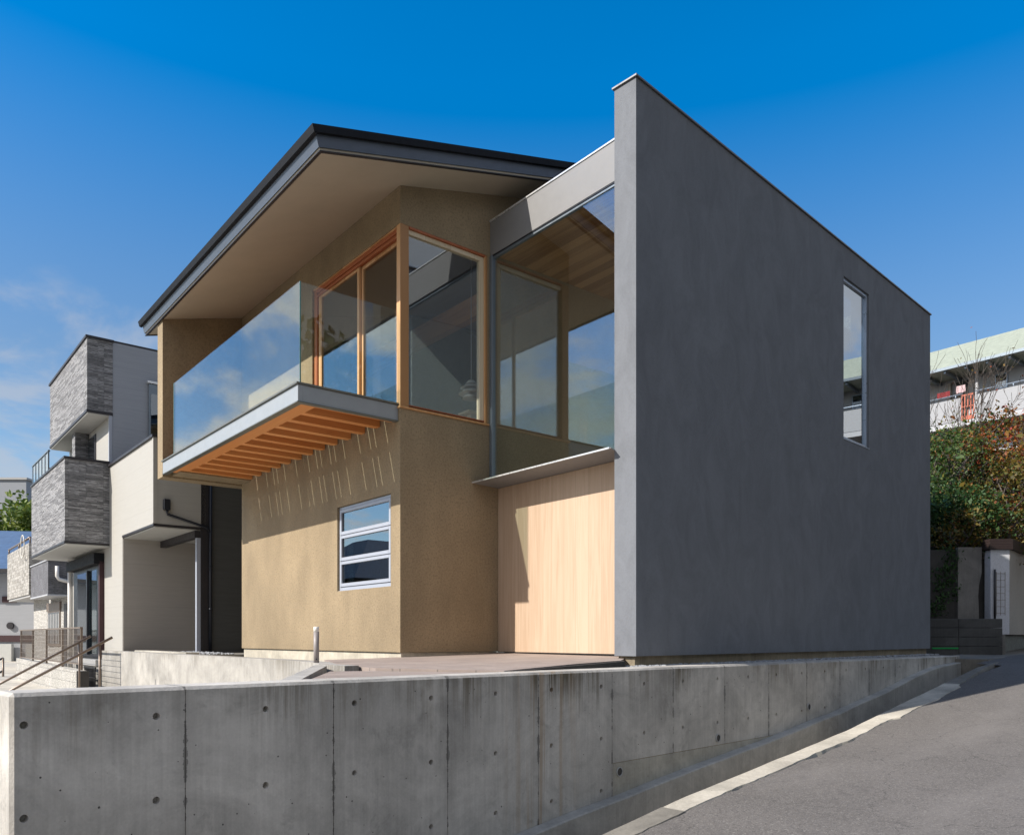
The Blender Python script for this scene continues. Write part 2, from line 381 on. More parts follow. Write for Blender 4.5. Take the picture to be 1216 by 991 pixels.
def glass(name, tint, refl=.22, rough=0.0, ior=1.5, fres=1.0):
    t = NT(name); t.t.nodes.remove(t.b)
    tr = t.N('ShaderNodeBsdfTransparent'); tr.inputs[0].default_value = tint + (1,)
    gl = t.N('ShaderNodeBsdfGlossy'); gl.inputs['Roughness'].default_value = rough; gl.inputs['Color'].default_value = (.92, .97, 1, 1)
    g = t.N('ShaderNodeNewGeometry'); dp = t.N('ShaderNodeVectorMath'); dp.operation = 'DOT_PRODUCT'
    t.L(g.outputs['Incoming'], dp.inputs[0]); t.L(g.outputs['Normal'], dp.inputs[1])
    r0 = ((ior - 1) / (ior + 1)) ** 2
    k = t.ma('POWER', t.ma('SUBTRACT', 1.0, t.ma('ABSOLUTE', dp.outputs['Value']), True), 5.0)
    fr = t.ma('ADD', t.ma('MULTIPLY', k, 1 - r0), r0)
    f = t.ma('ADD', t.ma('MULTIPLY', fr, (1 - refl) * fres), refl, True)
    mx = t.N('ShaderNodeMixShader'); t.L(f, mx.inputs[0]); t.L(tr.outputs[0], mx.inputs[1]); t.L(gl.outputs[0], mx.inputs[2])
    t.L(mx.outputs[0], t.out.inputs[0]); M[name] = t.m
glass('glass_coated', (.93, .96, .96), .10)
glass('glass_hall', (.90, .95, .96), .09)
glass('glass_side', (.95, .98, .95), .03, 0, 1.4, .4)
glass('glass_rail', (.86, .92, .90), .05)
glass('glass_dark', (.30, .36, .40), .22)
glass('glass_mirror', (.35, .42, .48), .50)
glass('glass_frost', (.6, .75, .72), .25)

def leaves(name, cols, rough=.6, trans=.25):
    t = NT(name); g = t.N('ShaderNodeNewGeometry'); n = len(cols)
    r = t.N('ShaderNodeValToRGB'); cr = r.color_ramp; cr.interpolation = 'LINEAR'
    while len(cr.elements) < n: cr.elements.new(.5)
    for i, (e, c) in enumerate(zip(cr.elements, cols)): e.position = i / (n - 1); e.color = c + (1,)
    t.L(g.outputs['Random Per Island'], r.inputs[0])
    t.col(r.outputs[0]); t.rough(rough)
    tl = t.N('ShaderNodeBsdfTranslucent'); t.L(r.outputs[0], tl.inputs[0])
    mx = t.N('ShaderNodeMixShader'); mx.inputs[0].default_value = trans
    t.L(t.b.outputs[0], mx.inputs[1]); t.L(tl.outputs[0], mx.inputs[2]); t.L(mx.outputs[0], t.out.inputs[0])
    M[name] = t.m
leaves('leaf_green', [(.025, .06, .012), (.04, .10, .02), (.08, .14, .02), (.03, .07, .015), (.16, .15, .02), (.05, .11, .02)])
leaves('leaf_deep', [(.02, .05, .012), (.03, .08, .02), (.05, .12, .025), (.02, .06, .015)])
leaves('leaf_autumn', [(.20, .03, .012), (.30, .09, .015), (.30, .15, .02), (.16, .12, .02), (.07, .09, .015), (.34, .04, .02), (.24, .13, .02), (.05, .08, .015)])
leaves('leaf_olive', [(.08, .09, .012), (.18, .13, .015), (.05, .08, .015), (.24, .14, .02), (.04, .06, .012), (.22, .07, .02)])
leaves('leaf_far', [(.06, .12, .015), (.12, .19, .03), (.20, .24, .035), (.05, .09, .015)])

# ------------------------------------------------------------------ builders
class MB:
    def __init__(s): s.bm = bmesh.new()
    def box(s, x0, x1, y0, y1, z0, z1, bev=0.0):
        r = bmesh.ops.create_cube(s.bm, size=1)
        for v in r['verts']:
            v.co = Vector(((x0 + x1) / 2 + v.co.x * (x1 - x0), (y0 + y1) / 2 + v.co.y * (y1 - y0), (z0 + z1) / 2 + v.co.z * (z1 - z0)))
        if bev:
            es = list({e for v in r['verts'] for e in v.link_edges})
            bmesh.ops.bevel(s.bm, geom=es, offset=bev, segments=1, affect='EDGES')
        return s
    def hexa(s, p):      # 8 points: bottom loop then top loop
        vs = [s.bm.verts.new(q) for q in p]
        for f in ((0, 3, 2, 1), (4, 5, 6, 7), (0, 1, 5, 4), (1, 2, 6, 5), (2, 3, 7, 6), (3, 0, 4, 7)):
            s.bm.faces.new([vs[i] for i in f])
        return s
    def prism(s, poly, ax, t0, t1):   # poly in the two other axes
        def P(q, t):
            q = list(q); q.insert(ax, t); return q
        a = [s.bm.verts.new(P(q, t0)) for q in poly]; b = [s.bm.verts.new(P(q, t1)) for q in poly]
        n = len(poly); s.bm.faces.new(a); s.bm.faces.new(b[::-1])
        for i in range(n): s.bm.faces.new([a[i], b[i], b[(i + 1) % n], a[(i + 1) % n]])
        return s
    def slab(s, poly, z0, z1):        # poly of (x,y) or (x,y,z)
        bot = [s.bm.verts.new((q[0], q[1], z0)) for q in poly]
        top = [s.bm.verts.new((q[0], q[1], q[2] if len(q) > 2 else z1)) for q in poly]
        n = len(poly); s.bm.faces.new(bot[::-1]); s.bm.faces.new(top)
        for i in range(n): s.bm.faces.new([bot[i], bot[(i + 1) % n], top[(i + 1) % n], top[i]])
        return s
    def tube(s, pts, rad, seg=8, cap=True):
        pts = [Vector(p) for p in pts]
        rr = rad if isinstance(rad, (list, tuple)) else [rad] * len(pts)
        rings = []
        for i, p in enumerate(pts):
            d = (pts[min(i + 1, len(pts) - 1)] - pts[max(i - 1, 0)]).normalized()
            u = d.cross(Vector((0, 0, 1)) if abs(d.z) < .95 else Vector((1, 0, 0))).normalized(); w = d.cross(u)
            rings.append([s.bm.verts.new(p + (u * math.cos(2 * math.pi * k / seg) + w * math.sin(2 * math.pi * k / seg)) * rr[i]) for k in range(seg)])
        for a, b in zip(rings, rings[1:]):
            for k in range(seg):
                f = s.bm.faces.new([a[k], a[(k + 1) % seg], b[(k + 1) % seg], b[k]]); f.smooth = True
        if cap: s.bm.faces.new(rings[0][::-1]); s.bm.faces.new(rings[-1])
        return s
    def build(s, name, mat, parent, label=None, kind=None):
        bm = s.bm; bmesh.ops.recalc_face_normals(bm, faces=bm.faces)
        o = parent
        base = Vector(parent['_base']) if '_base' in parent else Vector((0, 0, 0))
        for v in bm.verts: v.co -= base
        me = bpy.data.meshes.new(name); bm.to_mesh(me); bm.free()
        ob = bpy.data.objects.new(name, me); COL.objects.link(ob); ob.parent = parent
        ob['_base'] = tuple(base)
        me.materials.append(M[mat])
        if label: ob['label'] = label
        if kind: ob['kind'] = kind
        return ob

def tag(o, label, cat=None, group=None, kind=None):
    if label: o['label'] = label
    if cat: o['category'] = cat
    if group: o['group'] = group
    if kind: o['kind'] = kind
    return o
def thing(name, label, cat, frame, base=(0, 0, 0), group=None):
    o = bpy.data.objects.new(name, None); COL.objects.link(o)
    O, X, Y, ang = frame
    o.location = O + X * base[0] + Y * base[1] + Vector((0, 0, base[2])); o.rotation_euler = (0, 0, ang)
    o.empty_display_size = .2
    # material coordinates stay in the frame's own coordinates when base is the frame origin
    o['_base'] = tuple(base)
    return tag(o, label, cat, group)
def solo(mb, name, mat, label, cat, frame, base=(0, 0, 0), group=None, kind=None):
    O, X, Y, ang = frame
    bm = mb.bm; bmesh.ops.recalc_face_normals(bm, faces=bm.faces)
    b = Vector(base)
    for v in bm.verts: v.co -= b
    me = bpy.data.meshes.new(name); bm.to_mesh(me); bm.free()
    ob = bpy.data.objects.new(name, me); COL.objects.link(ob); me.materials.append(M[mat])
    ob.location = O + X * base[0] + Y * base[1] + Vector((0, 0, base[2])); ob.rotation_euler = (0, 0, ang)
    return tag(ob, label, cat, group, kind)

def gridwall(axis, o, t, us, zs, holes, top=None):
    """wall along `axis` ('a' or 'b'), from o to o+t in the other; cells whose centre is in a hole stay open"""
    mb = MB(); us = sorted(set(us)); zs = sorted(set(zs)); nu, nz = len(us) - 1, len(zs) - 1
    def solid(i, k):
        if i < 0 or k < 0 or i >= nu or k >= nz: return False
        u = (us[i] + us[i + 1]) / 2; z = (zs[k] + zs[k + 1]) / 2
        return not any(h[0] < u < h[1] and h[2] < z < h[3] for h in holes)
    cache = {}
    def V(i, k, s):
        if (i, k, s) not in cache:
            z = top(us[i]) if (top and k == nz) else zs[k]
            w = o + t * s
            cache[(i, k, s)] = mb.bm.verts.new((us[i], w, z) if axis == 'a' else (w, us[i], z))
        return cache[(i, k, s)]
    F = mb.bm.faces.new
    for i in range(nu):
        for k in range(nz):
            if not solid(i, k): continue
            for s in (0, 1): F([V(i, k, s), V(i + 1, k, s), V(i + 1, k + 1, s), V(i, k + 1, s)])
            if not solid(i - 1, k): F([V(i, k, 0), V(i, k, 1), V(i, k + 1, 1), V(i, k + 1, 0)])
            if not solid(i + 1, k): F([V(i + 1, k, 0), V(i + 1, k, 1), V(i + 1, k + 1, 1), V(i + 1, k + 1, 0)])
            if not solid(i, k - 1): F([V(i, k, 0), V(i + 1, k, 0), V(i + 1, k, 1), V(i, k, 1)])
            if not solid(i, k + 1): F([V(i, k + 1, 0), V(i + 1, k + 1, 0), V(i + 1, k + 1, 1), V(i, k + 1, 1)])
    return mb

def interp(x, tab):
    for (x0, y0), (x1, y1) in zip(tab, tab[1:]):
        if x <= x1: return y0 + (y1 - y0) * (x - x0) / (x1 - x0)
    return tab[-1][1]

# ------------------------------------------------------------------ ground, road, trench
def sheet(name, mat, frame, xs, ys, zf, kind='structure', label=None):
    mb = MB(); g = [[mb.bm.verts.new((x, y, zf(x, y))) for y in ys] for x in xs]
    for i in range(len(xs) - 1):
        for j in range(len(ys) - 1): mb.bm.faces.new([g[i][j], g[i + 1][j], g[i + 1][j + 1], g[i][j + 1]])
    ob = solo(mb, name, mat, label, None, frame, kind=kind)
    for p in ob.data.polygons: p.use_smooth = True
    return ob
frange = lambda a, b, s: [a + i * s for i in range(int(round((b - a) / s)) + 1)]
plain('ground_soil', (.13, .12, .09), .95, 0, .3, 3, .2, .6)
sheet('ground', 'ground_soil', WORLD, [-600, -100, -30, 0, 30, 100, 600], [-600, -60, 0, 60, 200, 900], lambda x, y: -2.4)
ROADZ = [(-30, -2.2), (-7, -.62), (-2.05, .0), (-1.05, .12), (0, .215), (2.5, .445), (5.4, .80), (7.8, 1.09), (9.3, 1.2), (11, 1.255), (14, 1.32), (30, 1.75), (60, 2.2)]
rz = lambda a: interp(a, ROADZ)
random.seed(3)
xs = frange(-24, 44, .2)
edge = [-1.43 + .05 * noise.noise(Vector((x * 1.3, 0, 0))) + .035 * noise.noise(Vector((x * 6, 3, 0))) - (.05 if 1.0 < x < 2.3 else 0) for x in xs]
mb = MB(); prev = None
cs = [0, 1.2, 3, 6, 14]
for x, e in zip(xs, edge):
    far = x > 10.0
    row = [mb.bm.verts.new((x, (e if x < 8.6 else -1.0 + .02 * noise.noise(Vector((x * 4, 0, 0)))) - c, rz(x) + .012 * noise.noise(Vector((x * .8, c, 1))) - (.0 if c < 3 else .0))) for c in cs]
    if prev:
        for j in range(len(cs) - 1):
            f = mb.bm.faces.new([prev[j], row[j], row[j + 1], prev[j + 1]]); f.smooth = True
    prev = row
solo(mb, 'road', 'asphalt', None, None, PLOT, kind='structure')
# cross street slab at the top, in front of the block steps
solo(MB().slab([(9.05, -1.05, 1.215), (9.05, -.1, 1.215), (14.5, .5, 1.285), (30, .5, 1.70), (30, -1.0, 1.70), (14.5, -1.0, 1.29)], .4, 1.27), 'pavement', 'curb_rough', None, None, PLOT, kind='structure')
# mortar strip between road and trench, in pieces
def curb(x0, x1, mat, lbl, seed):
    mb = MB(); n = max(2, int((x1 - x0) / .1)); prev = None
    for i in range(n + 1):
        x = x0 + (x1 - x0) * i / n
        o_ = -1.46 + .045 * noise.noise(Vector((x * 1.1, seed, 0))) + .035 * noise.noise(Vector((x * 5, seed, 2))) + (-.06 if x1 < 7 and x > 3.5 else 0)
        if x > 6: o_ = max(o_, -1.46 + (x - 6) * .06)
        z = rz(x) + .012 + .008 * noise.noise(Vector((x * 2, seed, 0)))
        row = [mb.bm.verts.new(p) for p in ((x, -1.2, z - .9), (x, -1.2, z - .012), (x, -1.215, z), (x, o_ + .02, z), (x, o_, z - .05), (x, o_ + .01, z - .9))]
        if prev:
            for j in range(6):
                mb.bm.faces.new([prev[j], row[j], row[(j + 1) % 6], prev[(j + 1) % 6]])
        else: first = row
        prev = row
    mb.bm.faces.new(first); mb.bm.faces.new(prev)
    return solo(mb, 'road_edging', mat, None, None, PLOT, kind='structure')
curb(-8, -1.25, 'curb_rough', '', 1.0)
curb(-1.25, 2.35, 'curb_mortar', '', 2.0)
curb(2.35, 6.15, 'curb_mortar', '', 3.0)
curb(6.15, 8.9, 'curb_rough', '', 4.0)
LEDGE = [(-9, -.83), (-6, -.44), (-2.4, -.055), (0, .198), (2.0, .385), (3.9, .595), (5.3, .77), (6.1, .89), (6.8, 1.0), (7.3, 1.06), (7.9, 1.115), (8.9, 1.15)]
sheet('trench_floor', 'concrete_ledge', PLOT, frange(-9, 9, 1), [-1.25, -.6], lambda x, y: interp(x, LEDGE) - .55)
def channel_wall():
    mb = MB(); prev = None
    for x in frange(-9, 8.9, .1):
        z = interp(x, LEDGE) + .008 * noise.noise(Vector((x * 1.5, 0, 5))); w = -.66 + .012 * noise.noise(Vector((x * 1.2, 9, 0)))
        row = [mb.bm.verts.new(p) for p in ((x, -.522, z - .9), (x, -.522, z), (x, w + .012, z), (x, w, z - .012), (x, w, z - .9))]
        if prev:
            for j in range(5): mb.bm.faces.new([prev[j], row[j], row[(j + 1) % 5], prev[(j + 1) % 5]])
        else: mb.bm.faces.new(row)
        prev = row
    mb.bm.faces.new(prev)
    return solo(mb, 'channel_wall', 'concrete_ledge', 'low sloping concrete ledge running along the foot of the retaining wall above the trench', 'wall', PLOT)
channel_wall()
# yard behind the retaining wall and beside the neighbours
solo(MB().slab([(-9, 4), (-9.0, -3.9), (-3.1, -3.45), (-1.75, -1.2), (-1.3, .3), (-1.3, 10.8), (6, 10.8), (6, 60), (-30, 60), (-30, 4)], -2.0, .45), 'yard', 'curb_mortar', None, None, HOUSE, kind='structure')
# hill behind the plot
def hillz(a, b): return interp(a, [(12.2, 3.2), (13.5, 3.5), (20, 6.2), (30, 9.0), (34.5, 10.4), (60, 11)]) + .5 * noise.noise(Vector((a * .25, b * .25, 0)))
def hill():
    mb = MB(); bs_ = frange(-60, 24, 2.0); rows = []
    for b in bs_:
        a0 = max(12.6, min(19.0, 12.6 - 1.228 * b)); row = []
        for k in range(28):
            a = a0 + (60 - a0) * (k / 27) ** 1.3
            z = interp(a, [(a0, 3.1), (a0 + 1.5, 3.6), (33.8, 10.0), (60, 11)]) + .4 * noise.noise(Vector((a * .25, b * .25, 0)))
            row.append(mb.bm.verts.new((a, b, z)))
        rows.append(row)
    for r0, r1 in zip(rows, rows[1:]):
        for k in range(27): mb.bm.faces.new([r0[k], r0[k + 1], r1[k + 1], r1[k]]).smooth = True
    solo(mb, 'hill', 'dark_soil', None, None, HOUSE, kind='structure')
hill()

# ------------------------------------------------------------------ retaining wall with holes and joints
def boolean(ob, cutters):
    mb = MB()
    for c in cutters: c(mb)
    bpy.context.view_layer.update()
    me = bpy.data.meshes.new('cut'); bmesh.ops.recalc_face_normals(mb.bm, faces=mb.bm.faces); mb.bm.to_mesh(me); mb.bm.free()
    co = bpy.data.objects.new('cut', me); COL.objects.link(co); co.matrix_world = ob.matrix_world.copy()
    md = ob.modifiers.new('b', 'BOOLEAN'); md.object = co; md.operation = 'DIFFERENCE'; md.solver = 'EXACT'
    bpy.context.view_layer.update()
    dg = bpy.context.evaluated_depsgraph_get()
    new = bpy.data.meshes.new_from_object(ob.evaluated_get(dg)); ob.modifiers.clear(); ob.data = new
    bpy.data.objects.remove(co)
mb = MB().box(-6.085, 9.3, -.519, -.19, -1.9, 1.31, .02)
for v in mb.bm.verts:
    if v.co.z > 1.2: v.co.z -= .0042 * max(0, v.co.x)
rw = thing('retaining_wall', 'long grey concrete retaining wall with round tie holes filling the foreground', 'wall', PLOT)
holes = []
tie = [-6.02, -5.34, -4.65, -3.976, -3.287, -2.608, -1.929, -1.238, -.559, .13, .82, 1.50, 2.19, 2.88, 3.56, 4.25, 4.93, 5.62, 6.3]
for i, x in enumerate(tie):
    for z in (1.14, .648, .155, -.34):
        if z < .52 and x > -1.1: continue
        if z < interp(x, LEDGE) + .06: continue
        def cut(m, x=x, z=z):
            r0 = .023 + .003 * random.random(); n = 14
            a = [m.bm.verts.new((x + r0 * math.cos(2 * math.pi * k / n), -.56, z + r0 * math.sin(2 * math.pi * k / n))) for k in range(n)]
            b = [m.bm.verts.new((x + .7 * r0 * math.cos(2 * math.pi * k / n), -.470, z + .7 * r0 * math.sin(2 * math.pi * k / n))) for k in range(n)]
            m.bm.faces.new(a); m.bm.faces.new(b[::-1])
            for k in range(n): m.bm.faces.new([a[k], a[(k + 1) % n], b[(k + 1) % n], b[k]])
        holes.append(cut)
for i in range(9):
    x = -5.17 + 1.024 * i
    if i == 5: continue
    def seam(m, x=x): m.box(x - .003, x + .003, -.54, -.511, -1.95, 1.285)
    holes.append(seam)
for (x, z) in ((-.97, .306), (.82, .475), (3.07, .69)):
    def drain(m, x=x, z=z): m.tube([(x, -.57, z), (x, -.35, z)], .043, 20)
    holes.append(drain)
random.seed(5)
wall_ob = mb.build('wall', 'concrete_wall', rw)
boolean(wall_ob, holes)
for (x, z) in ((-.97, .306), (.82, .475), (3.07, .69)):
    m = MB(); n = 24
    for k in range(n):
        t0, t1 = 2 * math.pi * k / n, 2 * math.pi * (k + 1) / n
        P = lambda r, t, y: m.bm.verts.new((x + r * math.cos(t), y, z + r * math.sin(t)))
        m.bm.faces.new([P(.046, t0, -.534), P(.046, t1, -.534), P(.038, t1, -.534), P(.038, t0, -.534)])
        m.bm.faces.new([P(.038, t0, -.534), P(.038, t1, -.534), P(.038, t1, -.526), P(.038, t0, -.526)])
        m.bm.faces.new([P(.046, t0, -.534), P(.046, t1, -.534), P(.046, t1, -.50), P(.046, t0, -.50)])
    pp = m.build('drain_pipe', 'grey_paint', rw)
    MB().tube([(x, -.5275, z), (x, -.5255, z)], .038, 20).build('bore_shade', 'gate_dark', pp)  # dark disc stands in for the shade inside the pipe
MB().box(-1.06, 8.3, -.5225, -.515, .393, .399).build('joint', 'brown_plinth', rw)
MB().box(-1.06, 8.4, -.5245, -.50, -.9, .392, .002).build('footing', 'concrete_footing', rw)

# gravel bed between the retaining wall and the house
def gravel(name, frame, xr, yr, z, n, lbl, s=.03):
    mb = MB()
    for i in range(n):
        x = random.uniform(*xr); y = random.uniform(*yr); r = s * random.uniform(.5, 1.2)
        res = bmesh.ops.create_icosphere(mb.bm, subdivisions=1, radius=r)
        rot = Matrix.Rotation(random.random() * 6, 3, Vector((random.random(), random.random(), 1)))
        for v in res['verts']:
            v.co = rot @ v.co; v.co.z *= .6; v.co += Vector((x, y, z + random.uniform(0, .02)))
    return solo(mb, name, 'gravel_stone', lbl, 'gravel', frame, kind='stuff')
plain('gravel_stone', (.30, .31, .33), .9, 0, .5, 25)
gravel('gravel', PLOT, (-.1, 9.2), (-.17, .12), 1.27, 1500, 'grey crushed stone along the foot of the dark side wall')
solo(MB().box(-1.5, 9.3, -.188, .9, .3, 1.262), 'gravel_bed', 'curb_rough', None, None, PLOT, kind='structure')

# terrace of brown tiles
solo(MB().slab([(1.7, .12, 1.395), (1.7, -2.36, 1.385), (1.03, -2.85, 1.356), (.2, -2.98, 1.338), (-.87, -3.215, 1.306), (-1.60, -2.20, 1.318), (-1.62, -1.90, 1.322), (-1.50, -1.25, 1.326), (-1.18, -.45, 1.328), (-.99, .12, 1.334), (-.25, .12, 1.345)], .5, 1.35), 'terrace', 'terrace_tile', None, None, HOUSE, kind='structure')
solo(MB().slab([(-.90, -3.235, 1.288), (-2.86, -3.40, 1.284), (-1.95, -1.98, 1.29), (-1.63, -2.21, 1.292)], .5, 1.28), 'terrace', 'terrace_tile', None, None, HOUSE, kind='structure')
solo(MB().hexa([(1.05, -2.852, .6), (-.86, -3.218, .6), (-.86, -3.240, .6), (1.05, -2.90, .6), (1.05, -2.852, 1.348), (-.86, -3.218, 1.298), (-.86, -3.240, 1.298), (1.05, -2.90, 1.348)]), 'terrace_edge', 'concrete_dark', None, None, HOUSE, kind='structure')

# ------------------------------------------------------------------ the main house
S0, SL, RIDGE = 7.366, .265, 4.3
def soff(a): return S0 + SL * (a if a < RIDGE else 2 * RIDGE - a)
house = thing('modern_house', 'two-storey house with tan stucco, dark pitched roof, glass balcony and tall charcoal side wall', 'house', HOUSE)
# front wall
fw = gridwall('b', 0, .2, [0, .2, .236, 1.739, 2.56, 5.30, 5.468], [1.415, 2.272, 3.478, 4.554, 6.89, 7.36],
              [(.236, 1.739, 2.272, 3.478), (-1, 2.56, 4.554, 6.89)], lambda b: S0 - .004)
MB().prism([(0, S0 - .004), (.2, S0 - .004), (.2, soff(.2) - .003), (0, soff(0) - .003)], 1, 0, 5.468).build('wall_top', 'tan_stucco', house)
fw.build('wall', 'tan_stucco', house)
# side wall, continuing inside the hall
sw = gridwall('a', 0, .2, [.2, 1.40, 1.60, RIDGE, 8.4], [1.412, 4.554, 6.89, 7.36], [(-1, 1.40, 4.554, 6.89)], lambda a: soff(a) - .002)
sw.build('wall', 'tan_stucco', house)
# left wall with the fin that carries the balcony
MB().prism([(-1.36, 4.335), (8.4, 4.335), (8.4, soff(8.4)), (RIDGE, soff(RIDGE)), (-1.36, soff(-1.36) - .005)], 1, 5.468, 5.76).build('fin_wall', 'tan_stucco', house)
MB().box(.2, 8.4, 5.30, 5.50, 1.415, 4.335).build('wall', 'tan_stucco', house)
MB().box(-1.2, -.0, 5.02, 5.468, 4.36, 4.42, .004).build('fin_foot', 'tan_stucco', house)
# back wall
MB().prism([(.2, 1.42), (5.30, 1.42), (5.30, soff(8.2) - .01), (.2, soff(8.2) - .01)], 0, 8.2, 8.4).build('wall', 'inner_plaster', house)
MB().prism([(-1.75, 1.42), (0, 1.42), (0, 7.3), (-1.75, 7.3)], 0, 8.25, 8.4).build('wall', 'hall_white', house)
# plinth
MB().box(.03, .2, .03, 5.44, 1.0, 1.413).build('plinth', 'concrete_plinth', house)
MB().box(.2, 1.58, .03, .2, 1.0, 1.409).build('plinth', 'concrete_plinth', house)
# inside: floors, ceiling, beam
MB().box(.2, 8.2, .2, 5.30, 4.30, 4.45).build('floor', 'inner_floor', house)
MB().prism([(.2, soff(.2) - .06), (RIDGE, soff(RIDGE) - .06), (8.2, soff(8.2) - .06), (8.2, soff(8.2) - .01), (RIDGE, soff(RIDGE) - .01), (.2, soff(.2) - .01)], 1, .2, 5.30).build('ceiling', 'inner_plaster', house)
MB().box(2.1, 2.24, .2, 5.30, 6.62, 6.95).build('inner_beam', 'wood_ceiling', house)
MB().slab([(1.70, 0), (8.3, 0), (8.3, -1.80), (1.70, -2.36)], 1.2, 1.40).build('floor', 'hall_white', house)
MB().slab([(1.50, 0), (4.3, 0), (4.3, -2.10), (1.50, -2.39)], 6.93, 6.97).build('hall_ceiling', 'wood_ceiling', house)
MB().hexa([(1.70, -2.36, 1.42), (8.1, -1.77, 1.42), (8.1, -1.74, 1.42), (1.70, -2.33, 1.42), (1.70, -2.36, 6.9), (8.1, -1.77, 6.9), (8.1, -1.74, 6.9), (1.70, -2.33, 6.9)]).build('hall_lining', 'hall_white', house)  # pale inner wall face, added to bounce sunlight up to the ceiling
# hall roof slab
MB().slab([(1.52, 0), (4.3, 0), (4.3, -2.10), (1.52, -2.39)], 6.98, 7.34).build('hall_roof', 'dark_roof_metal', house)
MB().slab([(4.3, 0), (8.4, 0), (8.4, -1.78), (4.3, -2.10)], 7.30, 7.32).build('added_skylight', 'glass_side', house)  # unseen roof glazing added so daylight reaches the hall ceiling

# roof
def roofband(off0, off1, x0, b0, b1, xe=None):
    # band between two offsets measured square to the roof slope
    nx, nz = -math.sin(math.atan(SL)), math.cos(math.atan(SL))
    def P(a, off): return (a + nx * off, soff(a) + nz * off) if a < RIDGE else (a, soff(RIDGE) + off * nz)
    e = x0
    back = 2 * RIDGE - x0
    return MB().prism([P(e, off0), (RIDGE, soff(RIDGE) + off0 / nz), (back - nx * off0, soff(back) + nz * off0),
                       (back - nx * off1, soff(back) + nz * off1), (RIDGE, soff(RIDGE) + off1 / nz), P(e, off1)], 1, b0, b1)
roof = roofband(.03, .165, -1.40, -.60, 6.41).build('roof', 'fascia_metal', house)
roofband(.0, .03, -1.385, -.585, 6.395).build('soffit', 'soffit_board', roof)
roofband(-.012, -.001, -1.40, -.60, -.555).build('soffit_trim', 'dark_trim', roof)
roofband(-.012, .0, -1.40, 6.365, 6.41).build('soffit_trim', 'dark_trim', roof)
MB().prism([(-1.40, soff(-1.40) - .012), (-1.355, soff(-1.355) - .012), (-1.355, soff(-1.355) + .002), (-1.40, soff(-1.40) + .002)], 1, -.555, 6.365).build('soffit_trim', 'dark_trim', roof)
roofband(.165, .25, -1.44, -.645, 6.455).build('roofing', 'gutter_black', roof)
g = MB(); z = soff(-1.46) + .14
g.prism([(-1.442, z + .015), (-1.47, z + .02), (-1.485, z + .035), (-1.485, z + .080), (-1.442, z + .080)], 1, -.64, 6.45).build('gutter', 'gutter_black', roof)

# grey side wall (own frame, turned 5 degrees)
dang = GANG - HANG
gw_root = gridwall('a', 0, .3, [0, 5.387, 6.38, 9.295], [1.398, 4.737, 7.287, 7.765], [(5.387, 6.38, 4.737, 7.287)])
for v in gw_root.bm.verts:
    p = GO + GA * v.co.x + GN * v.co.y - HO
    v.co = Vector((p.dot(EA), p.dot(EB), v.co.z))
gwall = gw_root.build('side_wall', 'grey_stucco', house)
def gpart(mb, name, mat, parent):
    for v in mb.bm.verts:
        p = GO + GA * v.co.x + GN * v.co.y - HO
        v.co = Vector((p.dot(EA), p.dot(EB), v.co.z))
    return mb.build(name, mat, parent)
gpart(MB().box(-.022, 9.315, -.022, .322, 7.767, 7.79, .003), 'coping', 'coping_metal', gwall)
gpart(MB().box(.05, 9.25, .055, .28, .9, 1.396), 'plinth', 'brown_plinth', gwall)
# tall narrow window in it
nw = MB(); e = .045
for bx in ((5.387, 5.387 + e, 4.737, 7.287), (6.38 - e, 6.38, 4.737, 7.287), (5.387 + e, 6.38 - e, 7.287 - e, 7.287), (5.387 + e, 6.38 - e, 4.737, 4.737 + e)):
    nw.box(bx[0], bx[1], .03, .11, bx[2], bx[3], .003)
nwo = gpart(nw, 'window', 'silver_alu', gwall)
gpart(MB().box(5.387 + e, 6.38 - e, .062, .07, 4.737 + e, 7.287 - e), 'pane', 'glass_mirror', nwo)
gpart(MB().box(5.38, 6.387, -.008, .03, 4.722, 4.737, .002), 'sill', 'silver_alu', nwo)

# steel beam over the hall glazing
beam = MB().box(1.442, 1.52, -2.40, -.002, 6.892, 7.36, .003).build('beam', 'beam_steel', house)
MB().box(1.43, 1.53, -2.40, -.002, 7.362, 7.384, .002).build('cap', 'cap_metal', beam)
MB().box(1.455, 1.50, -2.39, -.06, 6.845, 6.889, .002).build('track', 'trim_steel', beam)
MB().box(1.445, 1.453, -2.39, -.002, 6.875, 6.889).build('drip_edge', 'black_metal', beam)
# hall glazing, door, canopy
hg = MB().box(1.43, 1.49, -.062, -.002, 3.73, 6.888, .003).build('hall_window', 'trim_steel', house)
MB().box(1.466, 1.476, -2.41, -.062, 3.722, 6.85).build('pane', 'glass_hall', hg)
MB().box(1.455, 1.50, -2.40, -.062, 3.722, 3.748).build('sill', 'trim_steel', hg)
can = MB().hexa([(1.14, -2.6, 3.708), (1.14, -.002, 3.708), (1.62, -.002, 3.688), (1.62, -2.38, 3.688), (1.14, -2.6, 3.72), (1.14, -.002, 3.72), (1.62, -.002, 3.72), (1.62, -2.38, 3.72)]).build('canopy', 'beam_steel', house)
MB().box(1.128, 1.142, -2.58, -.002, 3.706, 3.724).build('edge_strip', 'cap_metal', can)
dr = MB().box(1.583, 1.64, -2.37, -.006, 1.408, 3.686).build('door', 'wood_door', house)
MB().box(1.578, 1.583, -2.37, -.001, 1.402, 1.409).build('threshold', 'black_metal', dr)

